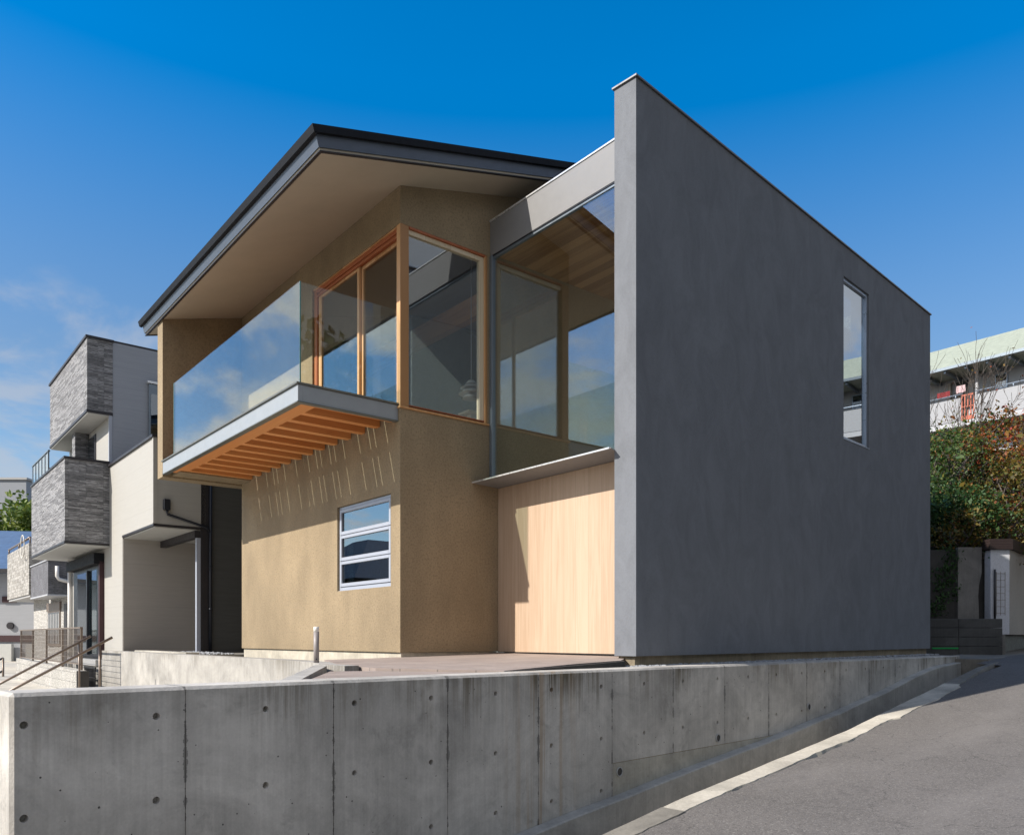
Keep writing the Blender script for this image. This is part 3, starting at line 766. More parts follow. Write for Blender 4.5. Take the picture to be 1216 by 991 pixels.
# corner windows
win = MB().box(.0, .13, .002, .092, 4.556, 6.888, .003).build('corner_post', 'wood_post', house)
cw = MB()
cw.box(.03, .15, 2.46, 2.558, 4.56, 6.888, .004)
wf = cw.build('front_window', 'wood_red_v', house)
MB().box(.03, .16, .095, 2.46, 6.825, 6.888, .003).box(.05, .14, .095, 2.46, 6.782, 6.823, .003).box(.03, .045, .095, 2.46, 6.76, 6.78).build('head', 'wood_red', wf)
MB().box(.015, .045, .0, 2.58, 6.875, 6.892).build('head_trim', 'wood_post', wf)
MB().box(.055, .09, 2.36, 2.455, 4.60, 6.78, .003).box(.055, .09, 1.19, 1.245, 4.60, 6.78, .003).box(.055, .09, 1.245, 2.36, 4.562, 4.62, .003).box(.055, .09, 1.245, 2.36, 6.73, 6.78, .003).build('sash', 'wood_post', wf)
MB().box(.095, .13, 1.145, 1.20, 4.60, 6.78, .003).box(.095, .13, .095, .14, 4.60, 6.78, .003).box(.095, .13, .14, 1.145, 4.562, 4.62, .003).box(.095, .13, .14, 1.145, 6.73, 6.78, .003).build('sash', 'wood_post', wf)
MB().box(.070, .078, 1.245, 2.36, 4.62, 6.73).build('pane', 'glass_coated', wf)
MB().box(.108, .116, .14, 1.145, 4.62, 6.73).build('pane', 'glass_coated', wf)
MB().box(.0, .16, .0, 2.56, 4.530, 4.556, .003).build('sill', 'wood_post', wf)
sf = MB().box(1.36, 1.40, .002, .12, 4.56, 6.885, .003).build('side_window', 'wood_post', house)
MB().box(1.285, 1.358, .03, .10, 4.60, 6.80, .003).box(.135, 1.358, .03, .10, 6.80, 6.86, .003).build('sash', 'wood_pale', sf)
MB().box(.135, 1.36, .0, .05, 6.862, 6.888, .002).build('trim', 'wood_red', sf)
MB().box(.135, 1.36, .02, .1, 4.585, 4.60).build('trim', 'wood_red', sf)
MB().box(.135, 1.285, .055, .063, 4.60, 6.80).build('pane', 'glass_coated', sf)
MB().box(-.018, 1.42, -.022, .12, 4.532, 4.558, .003).build('sill', 'wood_post', sf)
MB().box(.2, 1.4, .10, .16, 4.45, 4.585).build('kickboard', 'wood_pale', sf)

# ground-floor window: three awning lights
lw = MB()
b0, b1, z0, z1 = .240, 1.735, 2.276, 3.474
for bx in ((b0, b0 + .035, z0, z1), (b1 - .035, b1, z0, z1), (b0 + .035, b1 - .035, z1 - .035, z1), (b0 + .035, b1 - .035, z0, z0 + .05)):
    lw.box(.035, .12, bx[0], bx[1], bx[2], bx[3], .003)
lwo = lw.build('lower_window', 'white_alu', house)
MB().box(.01, .06, b0, b1, z0 - .012, z0, .002).build('sill', 'white_alu', lwo)
hh = (z1 - .035 - z0 - .05) / 3
for k in range(3):
    s0 = z0 + .05 + k * hh; s1 = s0 + hh
    f = MB(); w = .045
    f.box(.02, .08, b0 + .037, b0 + .037 + w, s0 + .004, s1 - .004, .004).box(.02, .08, b1 - .037 - w, b1 - .037, s0 + .004, s1 - .004, .004)
    f.box(.02, .08, b0 + .037 + w, b1 - .037 - w, s0 + .004, s0 + .004 + w * 1.1, .004).box(.02, .08, b0 + .037 + w, b1 - .037 - w, s1 - .004 - w, s1 - .004, .004)
    so = f.build('sash', 'white_alu', lwo)
    MB().box(.045, .053, b0 + .037 + w, b1 - .037 - w, s0 + .05, s1 - .045).build('pane', 'glass_dark', lwo)
MB().box(.199, .23, .1, 1.9, 2.1, 3.6).build('dark_room_sheet', 'dark_trim', lwo)  # near-black sheet stands in for the unlit room behind the panes
MB().box(.13, .15, 1.50, 1.68, 2.3, 3.44).build('curtain', 'curtain', lwo)

# balcony
bal = MB().box(-1.36, -1.30, .05, 5.46, 4.378, 4.575, .003).box(-1.30, -.002, .05, .11, 4.378, 4.575, .003).build('balcony', 'steel_grey', house)
MB().box(-1.385, -1.28, .03, 5.465, 4.577, 4.600, .003).box(-1.28, -.002, .03, .13, 4.577, 4.600, .003).build('lip', 'lip_metal', bal)
MB().box(-1.37, -1.29, .04, 5.46, 4.365, 4.377).box(-1.29, -.002, .04, .12, 4.365, 4.377).build('drip_edge', 'lip_metal', bal)
MB().box(-1.29, -1.07, .12, 5.25, 4.385, 4.44, .003).build('rim_board', 'wood_rim', bal)
MB().box(-1.07, -.004, .125, .21, 4.385, 4.44, .003).build('rim_board', 'wood_rim', bal)
for k in range(12):
    b = .56 + k * .4035
    MB().box(-1.07, -.004, b - .055, b + .055, 4.385, 4.535, .003).build('joist', 'wood_joist', bal)
slits = [.435, .735, .88, 1.175, 1.62, 1.90, 2.055, 2.35, 2.50, 2.78, 2.935, 3.225, 3.67, 3.965, 4.115, 4.405, 4.565, 4.845]
edges = [.11] + slits + [5.46]
sl = .0095
for i in range(len(edges) - 1):
    l = edges[i] + (sl if i else 0); r = edges[i + 1] - (sl if i + 1 < len(edges) - 1 else 0)
    MB().box(-1.298, -.002, l, r, 4.537, 4.562).build('deck_board', 'wood_deck', bal)
for s in slits:
    MB().box(-.675, -.545, s - sl, s + sl, 4.537, 4.562).build('deck_spacer', 'wood_deck', bal)
MB().box(-1.335, -1.323, .055, 4.92, 4.59, 5.79).build('glass_panel', 'glass_rail', bal)
MB().box(-1.320, -.02, .062, .074, 4.59, 5.79).build('glass_panel', 'glass_side', bal)
plain('glass_edge', (.10, .22, .20), .2, 0, .1)
MB().box(-1.337, -1.321, .05, .0545, 4.6, 5.79).build('glass_edge', 'glass_edge', bal)
MB().box(-1.336, -1.322, 4.921, 4.935, 4.6, 5.79).build('glass_edge', 'glass_edge', bal)

# pendant lamp in the corner room
pl = thing('pendant_lamp', 'tiered pendant lamp hanging behind the corner window', 'lamp', HOUSE, (2.0, 1.2, 5.0))
MB().tube([(2.0, 1.2, 5.58), (2.0, 1.2, soff(2.0) - .06)], .006, 6).build('cord', 'white_plastic', pl)
m = MB()
for r0, r1, za, zb in ((.05, .10, 5.58, 5.52), (.07, .17, 5.52, 5.46), (.10, .20, 5.44, 5.37), (.10, .14, 5.36, 5.30)):
    m.tube([(2.0, 1.2, za), (2.0, 1.2, zb)], [r0, r1], 20)
m.build('lamp_shade', 'white_plastic', pl)
tbl = thing('stool', 'pale wooden post stool below the pendant lamp behind the corner window', 'stool', HOUSE, (2.0, 1.2, 4.45))
MB().box(1.95, 2.05, 1.15, 1.25, 4.45, 5.05, .004).build('leg', 'wood_pale', tbl)
MB().box(1.85, 2.15, 1.05, 1.35, 5.05, 5.08, .004).build('seat', 'wood_pale', tbl)

# bollard light on the terrace
bl = thing('bollard_light', 'slim grey bollard light with a white cap in front of the tan wall', 'lamp', HOUSE, (-1.44, -.61, 1.325))
MB().tube([(-1.44, -.61, 1.32), (-1.44, -.61, 1.665)], .030, 24).build('post', 'bollard_metal', bl)
MB().tube([(-1.44, -.61, 1.665), (-1.44, -.61, 1.718), (-1.44, -.61, 1.722)], [.0305, .0305, .026], 24).build('cap', 'white_plastic', bl)
MB().tube([(-1.452, -.641, 1.365), (-1.454, -.643, 1.365)], .008, 10).build('screw', 'black_metal', bl)

# low lit wall across the front yard
lwl = thing('low_wall', 'low pale lit concrete wall crossing the yard in front of the tan house', 'wall', HOUSE)
MB().slab([(-1.20, 10.63, 1.322), (-.98, 10.63, 1.322), (-.98, .62, 1.322), (-1.20, -.45, 1.326), (-1.52, -1.25, 1.330), (-1.64, -1.95, 1.336), (-1.80, -1.97, 1.336), (-1.68, -1.2, 1.330), (-1.42, -.45, 1.326), (-1.22, .62, 1.322)], -.5, 1.322).build('wall', 'concrete_pale', lwl)
MB().slab([(-1.70, -1.15, 1.328), (-1.81, -1.62, 1.328), (-2.90, -3.42, 1.300), (-3.06, -3.43, 1.300)], -.5, 1.31).build('return', 'concrete_pale', lwl)
gravel('gravel_strip', HOUSE, (-.6, -.1), (5.6, 8), 1.30, 260, 'pale pebbles beyond the left corner of the tan wall', .035)
solo(MB().box(-.97, 1.0, 5.5, 7.2, .5, 1.30), 'side_passage', 'curb_rough', None, None, HOUSE, kind='structure')
solo(MB().box(-.96, -.72, 5.55, 8.9, 1.2, 1.345, .01), 'passage_kerb', 'concrete_footing', 'pale concrete kerb behind the low wall at the foot of the cream house', 'kerb', HOUSE)

# ------------------------------------------------------------------ neighbour house (cream and slate)
nb = thing('neighbour_house', 'cream three-storey house with grey stone-clad boxes left of the tan house', 'house', HOUSE)
aN, bN, bU = -.985, 7.4, 10.911
MB().box(aN, .0, bN, 9.744, 3.79, 5.44).build('wall', 'siding_cream', nb)
MB().box(aN, 2.5, 9.744, 15.35, .3, 5.44).build('wall', 'siding_cream', nb)
MB().box(aN - .002, aN + .05, bU + .003, 15.37, 5.44, 6.67).build('wall', 'siding_cream', nb)
MB().box(0.06, 4.5, bN + .02, bN + .12, .3, 5.44).build('wall', 'siding_dark', nb)
MB().box(1.6, 1.7, bN + .12, 9.744, .3, 5.4).build('wall', 'siding_recess', nb)
MB().box(.0, 4.5, bN + .12, 9.744, 3.725, 5.40).build('floor', 'white_soffit', nb)
MB().box(aN - .04, .02, bN - .04, bU - .005, 5.442, 5.49).build('parapet_cap', 'dark_trim', nb)
MB().box(aN - .012, aN + .06, bN - .012, bN + .06, 3.80, 5.44).build('corner_trim', 'siding_cream', nb)
MB().box(aN - .01, .01, bN - .01, 9.75, 3.742, 3.788).build('band', 'dark_trim', nb)
MB().box(aN + .03, .0, bN + .03, 9.74, 3.72, 3.742).build('soffit', 'white_soffit', nb)
MB().box(-.22, -.10, bN + .01, 9.74, 3.58, 3.72).build('porch_beam', 'dark_trim', nb)
MB().box(-.18, -.10, bN + .01, bN + .09, 1.0, 3.58, .003).build('porch_post', 'white_alu', nb)
MB().box(-.10, .06, bN + .0, bN + .08, 1.0, 5.44, .003).build('porch_post', 'dark_trim', nb)
MB().box(-.97, 1.6, 9.73, 9.742, .3, 3.72).build('porch_wall', 'siding_recess', nb)
MB().tube([(.08, bN - .03, .9), (.08, bN - .03, 5.3)], .03, 12).build('downpipe', 'black_metal', nb)
for z in (2.15, 3.0, 4.9):
    MB().tube([(.08, bN - .03, z), (.08, bN - .03, z + .04)], .038, 12).build('pipe_clip', 'black_metal', nb)
MB().box(-.82, -.70, bN - .09, bN - .005, 4.06, 4.27, .008).build('hopper', 'black_metal', nb)
MB().tube([(-.76, bN - .045, 4.08), (-.74, bN - .045, 3.98), (.0, bN - .04, 3.79), (.08, bN - .03, 3.70)], .026, 12).build('drain_arm', 'black_metal', nb)
# upper body
MB().box(aN, 3.0, bU, 15.37, 6.67, 8.27).build('wall', 'siding_bluegrey', nb)
MB().box(aN + .001, 3.0, bU, 11.2, 5.0, 6.67).build('wall', 'siding_bluegrey', nb)
MB().box(aN - .012, aN + .05, bU - .012, bU + .04, 5.49, 6.67).build('corner_trim', 'white_alu', nb)
MB().box(-.95, 3.0, bU + .01, 15.35, 8.272, 8.32).build('roof_cap', 'dark_trim', nb)
MB().box(-1.443, -.92, bU - .012, 15.37, 6.67, 8.26).build('upper_box', 'stone_grey', nb)
MB().box(-1.475, -.90, bU - .035, 15.40, 8.262, 8.315).build('roof_cap', 'dark_trim', nb)
MB().box(-1.455, -.92, bU - .022, 15.38, 6.61, 6.668).build('band', 'dark_trim', nb)
MB().box(-1.43, -.99, bU + .0, 15.36, 6.585, 6.608).build('soffit', 'white_soffit', nb)
uw = MB().box(-1.01, -.98, 12.2, 14.2, 5.55, 6.45, .004).build('upper_window', 'dark_trim', nb)
MB().box(-1.02, -1.012, 12.27, 13.17, 5.6, 6.39).build('pane', 'glass_mirror', uw)
MB().box(-1.02, -1.012, 13.24, 14.14, 5.6, 6.39).build('pane', 'glass_dark', uw)
sdw = MB().box(-.16, 1.0, bU - .06, bU - .002, 5.75, 7.48, .004).build('side_window', 'trim_steel', nb)
MB().box(-.12, .9, bU - .068, bU - .062, 5.85, 7.25).build('pane', 'glass_dark', sdw)
MB().box(-.2, 1.05, bU - .09, bU - .003, 7.49, 7.54).build('sill', 'cap_metal', sdw)
# balcony box
bb = MB().box(-1.877, aN - .001, bU - .0, 15.3, 3.72, 5.52).build('balcony_box', 'stone_grey', nb)
MB().box(-1.90, aN + .0, bU - .03, 15.33, 5.522, 5.57).build('cap', 'dark_trim', bb)
MB().box(-1.89, aN - .002, bU - .015, 15.315, 3.67, 3.718).build('band', 'dark_trim', bb)
MB().box(-1.86, aN - .004, bU + .01, 15.29, 3.645, 3.668).build('soffit', 'white_soffit', bb)
rl = MB()
for k in range(6): rl.box(-1.86, -1.83, 13.05 + k * .445, 13.08 + k * .445, 5.57, 6.08)
rl.box(-1.87, -1.82, 13.0, 15.32, 6.06, 6.09).box(-1.87, aN, 15.28, 15.31, 6.06, 6.09)
rlo = rl.build('railing', 'trim_steel', bb)
MB().box(-1.85, -1.84, 13.05, 15.3, 5.6, 6.05).build('pane', 'glass_frost', rlo)
MB().box(-1.3, aN - .02, 12.95, 13.3, 5.57, 6.6).build('pier', 'stone_grey', bb)
# sliding door with shutter box
sdr = MB().box(aN - .06, aN - .003, 11.52, 14.5, 1.12, 3.3, .004).build('sliding_door', 'black_metal', nb)
MB().box(aN - .066, aN - .062, 11.86, 12.62, 1.22, 3.2).build('pane', 'glass_frost', sdr)
MB().box(aN - .066, aN - .062, 12.72, 14.0, 1.22, 3.2).build('pane', 'glass_dark', sdr)
MB().box(aN - .12, aN - .067, 12.62, 12.72, 1.2, 3.22).build('mullion', 'black_metal', sdr)
MB().box(aN - .10, aN - .003, 11.40, 11.52, 1.12, 3.36).build('jamb', 'maroon', sdr)
MB().box(aN - .22, aN - .003, 11.40, 14.56, 3.30, 3.55, .01).build('shutter_box', 'gutter_black', sdr)
MB().box(aN - .2, aN - .003, 11.35, 14.56, .95, 1.10, .01).build('step', 'grey_paint', sdr)
MB().tube([(aN - .06, 15.0, .5), (aN - .06, 15.0, 3.70)], .05, 12).build('downpipe', 'white_plastic', nb)
gr = MB()
for k in range(9): gr.box(-1.32, -1.30, 10.75 + k * .13, 10.79 + k * .13, .5, .93)
gr.box(-1.325, -1.295, 10.7, 11.85, .91, .95).box(-1.325, -1.295, 10.7, 11.85, .70, .72)
solo(gr, 'vent_grille', 'gate_dark', 'small dark slatted grille low beside the end of the pale wall', 'grille', HOUSE)
solo(MB().box(-1.22, aN - .01, 10.66, 12.9, .2, .93), 'white_step', 'block_wall', 'pale block landing under the sliding glass door', 'step', HOUSE)

# ------------------------------------------------------------------ further houses on the left
h2 = thing('brown_balcony_house', 'small house with a charcoal box balcony behind the mesh fence', 'house', HOUSE, (.3, 23, .4))
MB().box(.0, 4, 20.99, 23.6, .4, 4.9).build('wall', 'louvre_siding', h2)
MB().box(.02, 4, 23.6, 28.0, .4, 4.4).build('wall', 'louvre_siding', h2)
b2 = MB().box(-.6, -.001, 20.97, 24.3, 3.03, 4.12, .004).build('balcony_box', 'stone_charcoal', h2)
MB().box(-.63, -.001, 20.94, 24.34, 4.122, 4.16).build('cap', 'white_paint', b2)
MB().box(-.62, -.002, 20.95, 24.32, 2.98, 3.028).build('soffit', 'white_paint', b2)
MB().tube([(-.35, 20.90, 3.95), (-.35, 20.90, 3.62), (-.30, 20.90, 3.52), (.1, 20.9, 3.42)], .06, 10).build('downpipe', 'white_plastic', b2)
w2 = MB().box(-.03, -.001, 22.3, 24.6, 1.3, 2.75, .004).build('window', 'brown_rail', h2)
m = MB()
for k in range(7): m.box(-.04, -.031, 22.45 + k * .3, 22.55 + k * .3, 1.4, 2.45)
m.build('slats', 'grey_paint', w2)
MB().box(-.035, -.031, 22.4, 24.5, 1.4, 2.5).build('pane', 'glass_dark', w2)
MB().box(-.06, -.002, 22.2, 24.7, 2.55, 2.85, .01).build('shutter_box', 'brown_rail', w2)
MB().box(-.02, -.001, 21.2, 21.7, .6, 2.75).build('door', 'dark_trim', h2)
h3 = thing('stone_balcony_house', 'house end with a pale stone-block balcony seen at the left picture edge', 'house', HOUSE, (.6, 27, .4))
b3 = MB().box(-.6, .8, 24.8, 30.3, 3.18, 5.05, .004).build('balcony_box', 'stone_light', h3)
MB().tube([(-.55, 24.85, 5.25), (-.55, 30.25, 5.25)], .04, 8).tube([(-.55, 24.85, 5.05), (-.55, 24.85, 5.25)], .03, 8).tube([(-.55, 27.5, 5.05), (-.55, 27.5, 5.25)], .03, 8).tube([(-.55, 30.2, 5.05), (-.55, 30.2, 5.25)], .03, 8).build('handrail', 'brown_rail', b3)
MB().box(-.55, .8, 24.85, 30.25, 3.10, 3.178).build('soffit', 'grey_paint', b3)
MB().box(.8, 4, 24.9, 29.5, .4, 5.6).build('wall', 'siding_white', h3)
cl = MB(); pts = [(-.72, 25.4 + .42 * math.cos(t), 4.95 + .42 * math.sin(t)) for t in [k * .3 for k in range(22)]]
cl.tube(pts, .02, 6)
solo(cl, 'cable_loop', 'rope', 'loop of pale cable hung on the stone-block balcony', 'cable', HOUSE, (-.72, 25.4, 4.5))

# blue-tiled house (world axes)
tb = thing('blue_tiled_house', 'white-walled house with a blue tiled roof at the far left', 'house', WORLD, (-24, 40, 0))
MB().box(-40, -19.5, 39.6, 46, -1, 5.0).build('wall', 'siding_white', tb)
rf = MB().hexa([(-41, 38.9, 4.78), (-18.8, 38.9, 4.78), (-18.8, 47, 4.78), (-41, 47, 4.78), (-41, 38.9, 4.92), (-18.8, 38.9, 4.92), (-19.6, 43.0, 7.2), (-41, 43.0, 7.6)]).build('roof', 'blue_tile', tb)
MB().box(-41, -18.7, 38.75, 38.89, 4.74, 4.95).build('gutter', 'dark_trim', rf)
MB().box(-41, -19.4, 39.55, 39.595, 1.4, 1.72).build('band', 'maroon', tb)
MB().box(-25.2, -24.5, 39.52, 39.59, 3.35, 3.65).build('window', 'maroon', tb)
MB().tube([(-24.8, 39.5, 2.2), (-24.8, 39.6, 2.2)], .17, 14).build('vent_cover', 'dark_trim', tb)
MB().box(-25.6, -24.6, 39.3, 39.5, -1, 1.3).box(-23.9, -23.0, 39.3, 39.5, -1, 1.3).build('gate_pier', 'white_soffit', tb)
# distant block
db = thing('distant_building', 'plain blue-grey block of flats far behind the left-hand trees', 'building', WORLD, (-70, 110, 0))
MB().box(-95, -66.8, 110, 125, 0, 23.3).build('wall', 'siding_bluegrey', db)
MB().box(-95.2, -66.6, 109.8, 125.2, 23.3, 23.6).build('roof', 'grey_paint', db)

# fence on block wall
blk = thing('block_wall', 'pale concrete block wall stepping down behind the handrails', 'wall', HOUSE, (-1.986, 13, .3))
MB().slab([(-1.986, 9.1), (-1.80, 9.1), (-1.80, 17.1), (-1.986, 17.1)], .2, .93).build('wall', 'block_wall', blk)
MB().hexa([(-1.986, 9.1, .931), (-1.80, 9.1, .931), (-1.80, 17.1, .931), (-1.986, 17.1, .931), (-1.986, 9.1, .94), (-1.80, 9.1, .94), (-1.80, 17.1, 1.04), (-1.986, 17.1, 1.04)]).build('coping', 'block_wall', blk)
MB().box(-1.99, -1.78, 9.02, 9.098, .2, .93).build('end_block', 'concrete_dark', blk)
fn = thing('mesh_fence', 'brown wire mesh fence standing on the pale block wall', 'fence', HOUSE, (-1.9, 13, .95))
for k in range(5): MB().box(-1.91, -1.87, 9.12 + k * 1.95, 9.16 + k * 1.95, .95, 1.82).build('post', 'brown_rail', fn)
m = MB()
for k in range(7): m.box(-1.918, -1.912, 9.1, 17.0, 1.08 + k * .118, 1.086 + k * .118)
for k in range(150): m.box(-1.911, -1.907, 9.12 + k * .0525, 9.126 + k * .0525, 1.06, 1.81)
m.box(-1.925, -1.90, 9.1, 17.0, 1.79, 1.82).box(-1.925, -1.90, 9.1, 17.0, 1.06, 1.085)
m.build('mesh_panel', 'brown_rail', fn)

# handrails of the yard stair
def handrail(label, b, a1, z1, a0, z0):
    t = thing('handrail', label, 'handrail', HOUSE, ((a0 + a1) / 2, b, z0 - .8), 'brown handrails of the yard stair')
    ext = .7; k = (z1 - z0) / (a1 - a0)
    MB().tube([(a0 - ext, b, z0 - ext * k), (a1, b, z1), ], .021, 12).build('rail', 'brown_rail', t)
    for a in (a1 - .18, a0 - .3):
        MB().tube([(a, b, .3), (a, b, z1 + (a - a1) * k - .01)], .016, 10).build('post', 'brown_rail', t)
handrail('sloping brown handrail nearer the block wall, left of its pair', 6.70, -2.213, 1.629, -3.559, .848)
handrail('sloping brown handrail on the right, ending in front of the cream wall', 4.94, -2.261, 1.608, -3.552, .872)
def stairs():
    m = MB()
    for k in range(6): m.box(-2.2 - .3 * (k + 1), -2.2 - .3 * k, 4.85, 6.8, -.5, .42 - .16 * k, .01)
    solo(m, 'yard_steps', 'concrete_pale', 'concrete yard steps between the two brown handrails', 'steps', HOUSE)
stairs()
lr = thing('dark_railing', 'low dark stair railing in front of the blue-tiled house', 'railing', HOUSE, (-2.4, 20.5, .3))
MB().tube([(-3.6, 20.5, .10), (-2.05, 19.2, 1.0)], .03, 8).tube([(-3.6, 20.5, -.3), (-2.05, 19.2, .62)], .03, 8).build('rail', 'gate_dark', lr)
MB().tube([(-2.05, 19.2, -.2), (-2.05, 19.2, 1.0)], .03, 8).tube([(-2.6, 19.66, -.2), (-2.6, 19.66, .68)], .03, 8).build('post', 'brown_rail', lr)

# ------------------------------------------------------------------ right side: block steps, dark wall, outbuilding
bs = thing('block_steps', 'low dark wall of wide concrete blocks past the end of the charcoal wall', 'wall', WORLD, (9.4, 16.5, 1.2))
zb = 1.24
for r_ in range(4):
    for c_ in range(2):
        x0 = 8.2 + c_ * 1.0 + (.0 if c_ else 0); 
        MB().box(8.15 if c_ == 0 else 9.22, 9.214 if c_ == 0 else 10.12, 16.5 + .002 * r_, 17.0, zb + r_ * .19, zb + r_ * .19 + .184, .006).build('block', 'concrete_block', bs)
dw = thing('ivy_wall', 'dark stained concrete retaining wall with climbing plant behind the block wall', 'wall', WORLD, (9.3, 17.3, 1.2))
MB().box(7.2, 9.62, 17.3, 17.7, .9, 3.50, .01).build('wall', 'concrete_dark', dw)
m = MB(); zz_ = [1.9, 2.0, 2.25, 2.5, 2.75, 3.0, 3.3, 3.55]
m.prism([(9.60, 1.9)] + [(10.05 + .07 * noise.noise(Vector((0, z * 3, 4))) + (.06 if z > 2.9 else 0), z) for z in zz_] + [(9.60, 3.55)], 1, 17.22, 17.32)
m.build('mortar_patch', 'mortar_patch', dw)
MB().box(9.625, 10.25, 17.33, 17.75, .9, 3.3).build('wall', 'concrete_dark', dw)
# ivy leaves
def leafcloud(mb, pts, n, s, jit, flat=.0):
    for i in range(n):
        p = random.choice(pts) if not callable(pts) else pts()
        c = Vector(p) + Vector((random.gauss(0, jit[0]), random.gauss(0, jit[1]), random.gauss(0, jit[2])))
        u = Vector((random.gauss(0, 1), random.gauss(0, 1), random.gauss(0, .6) + flat)).normalized()
        w = u.cross(Vector((random.gauss(0, 1), random.gauss(0, 1), random.gauss(0, 1)))).normalized()
        v = u.cross(w); k = s * random.uniform(.5, 1.1) * (1.6 if random.random() < .12 else 1)
        q = [c + w * k, c + v * k * .55 + w * k * .1, c - w * k * .9, c - v * k * .55 + w * k * .1]
        mb.bm.faces.new([mb.bm.verts.new(x) for x in q])
random.seed(11)
iv = MB(); leafcloud(iv, [(9.45, 17.25, 3.5), (9.35, 17.25, 3.1), (9.2, 17.25, 2.95), (9.4, 17.25, 2.8), (9.25, 17.25, 2.7), (9.5, 17.24, 2.55), (9.3, 17.25, 2.45), (9.1, 17.25, 2.25), (9.2, 17.25, 2.2), (8.85, 17.25, 2.15), (8.75, 17.25, 2.0), (9.5, 17.2, 3.3), (9.45, 17.22, 3.0)], 900, .035, (.09, .035, .09))
ivo = solo(iv, 'climbing_ivy', 'leaf_deep', 'dark green creeper clinging to the stained concrete wall', 'plant', WORLD)
ob = thing('white_outbuilding', 'white rendered outbuilding with a brown tile coping at the right picture edge', 'building', WORLD, (11, 17.2, 1.2))
MB().box(10.17, 10.575, 17.0, 17.22, 1.67, 3.47, .005).build('wall', 'white_rough', ob)
MB().hexa([(10.58, 17.0, 1.67), (13.8, 20.6, 1.67), (13.4, 21.0, 1.67), (10.3, 17.6, 1.67), (10.58, 17.0, 3.50), (13.8, 20.6, 3.50), (13.4, 21.0, 3.50), (10.3, 17.6, 3.50)]).build('wall', 'beige_wall', ob)
cpm = MB()
for r_ in range(4): cpm.box(10.12, 10.61, 16.94, 17.30, 3.475 + r_ * .056, 3.528 + r_ * .056)
cpm.build('coping', 'brown_tile', ob)
MB().hexa([(10.612, 16.96, 3.475), (13.87, 20.6, 3.475), (13.3, 21.0, 3.51), (10.3, 17.65, 3.51), (10.612, 16.96, 3.70), (13.87, 20.6, 3.70), (13.3, 21.0, 3.70), (10.3, 17.65, 3.70)]).build('coping', 'brown_tile', ob)
MB().hexa([(10.75, 17.5, 1.2), (13.6, 20.8, 1.2), (13.3, 21.0, 1.2), (10.5, 17.7, 1.2), (10.75, 17.5, 1.665), (13.6, 20.8, 1.665), (13.3, 21.0, 1.665), (10.5, 17.7, 1.665)]).build('base', 'gate_dark', ob)  # near-black solid stands in for the shade under the overhanging building
MB().box(10.125, 10.30, 16.7, 17.2, 1.2, 1.665).build('pier', 'mortar_patch', ob)
gg = MB()
for k in range(7): gg.box(10.27, 10.46, 16.97, 16.976, 2.12 + k * .14, 2.127 + k * .14)
gg.box(10.27, 10.276, 16.962, 16.97, 2.08, 3.0).box(10.455, 10.46, 16.962, 16.97, 2.08, 3.0).box(10.36, 10.365, 16.962, 16.97, 2.08, 3.0)
gro = solo(gg, 'wire_trellis', 'brown_rail', 'small wire trellis on the white outbuilding wall', 'trellis', WORLD)
solo(MB().tube([(10.23, 16.95, 2.0), (10.23, 16.95, 3.05)], .022, 10), 'drain_pipe', 'gate_dark', 'dark vertical drain pipe beside the wire trellis', 'pipe', WORLD)
solo(MB().box(8.66, 9.20, 16.485, 16.497, 1.37, 1.402), 'green_strip', 'green_line', 'thin bright green strip along the foot of the dark blocks', 'thin_strip', WORLD)  # thin green strip just in front of the block faces
solo(MB().box(7.2, 8.28, 17.0, 17.25, 1.1, 4.0), 'boundary_post', 'concrete_dark', 'narrow dark post close behind the far edge of the charcoal wall', 'post', WORLD)

# ------------------------------------------------------------------ apartment block
ap = thing('apartment_building', 'long white apartment block with a green roof on the hill behind the trees', 'building', APT, (0, -8, 9))
MB().box(1.3, 9, -44, 9, 8, 13.98).build('wall', 'white_paint', ap)
pr = MB()
for s0, s1 in ((-1.36, 9), (-20, -1.92), (-44, -20.6)): pr.box(0, .14, s0, s1, 11.62, 12.68, .01)
pro = pr.build('balcony_parapet', 'siding_white', ap)
MB().box(-.02, 1.3, -44, 9, 11.36, 11.60).build('balcony_slab', 'white_paint', ap)
MB().tube([(.07, -44, 12.86), (.07, -1.92, 12.86)], .03, 8).tube([(.07, -1.4, 12.86), (.07, 9, 12.86)], .03, 8).build('handrail', 'silver_alu', pro)
for k in range(22): MB().tube([(.07, 8.5 - k * 2.4, 12.68), (.07, 8.5 - k * 2.4, 12.86)], .02, 6).build('rail_post', 'silver_alu', pro)
for bx in (-1.36, -20.0):
    gt = MB()
    w_ = .56
    for k in range(5): gt.box(.02, .06, bx - w_ + k * (w_ - .05) / 4, bx - w_ + k * (w_ - .05) / 4 + .05, 11.7, 12.78)
    gt.box(.01, .07, bx - w_, bx, 11.62, 11.80).box(.01, .07, bx - w_, bx, 12.2, 12.26).box(.01, .07, bx - w_, bx, 12.72, 12.8)
    gt.build('gate', 'orange_paint', ap)
for bx in (-1.89, -9.0, -16, -23, -30, -37): MB().tube([(.25, bx - .05, 11.6), (.25, bx - .05, 14.0)], .07, 10).build('column', 'white_paint', ap)
for bx in (-2.33, -5.4, -8.6, -12, -15.5, -18.6, -22, -26, -30, -34):
    w_ = MB().box(1.24, 1.299, bx - .53, bx, 13.05, 13.74, .01).build('window', 'silver_alu', ap)
    MB().box(1.233, 1.239, bx - .48, bx - .05, 13.1, 13.69).build('pane', 'glass_dark', w_)
for bx in (-.62, -7.2, -14, -21, -28):
    d_ = MB().box(1.27, 1.299, bx - .55, bx, 11.6, 13.80, .01).build('door', 'gate_dark', ap)
MB().box(1.1, 1.298, -.45, -.33, 11.6, 13.8).build('pilaster', 'beige_wall', ap)
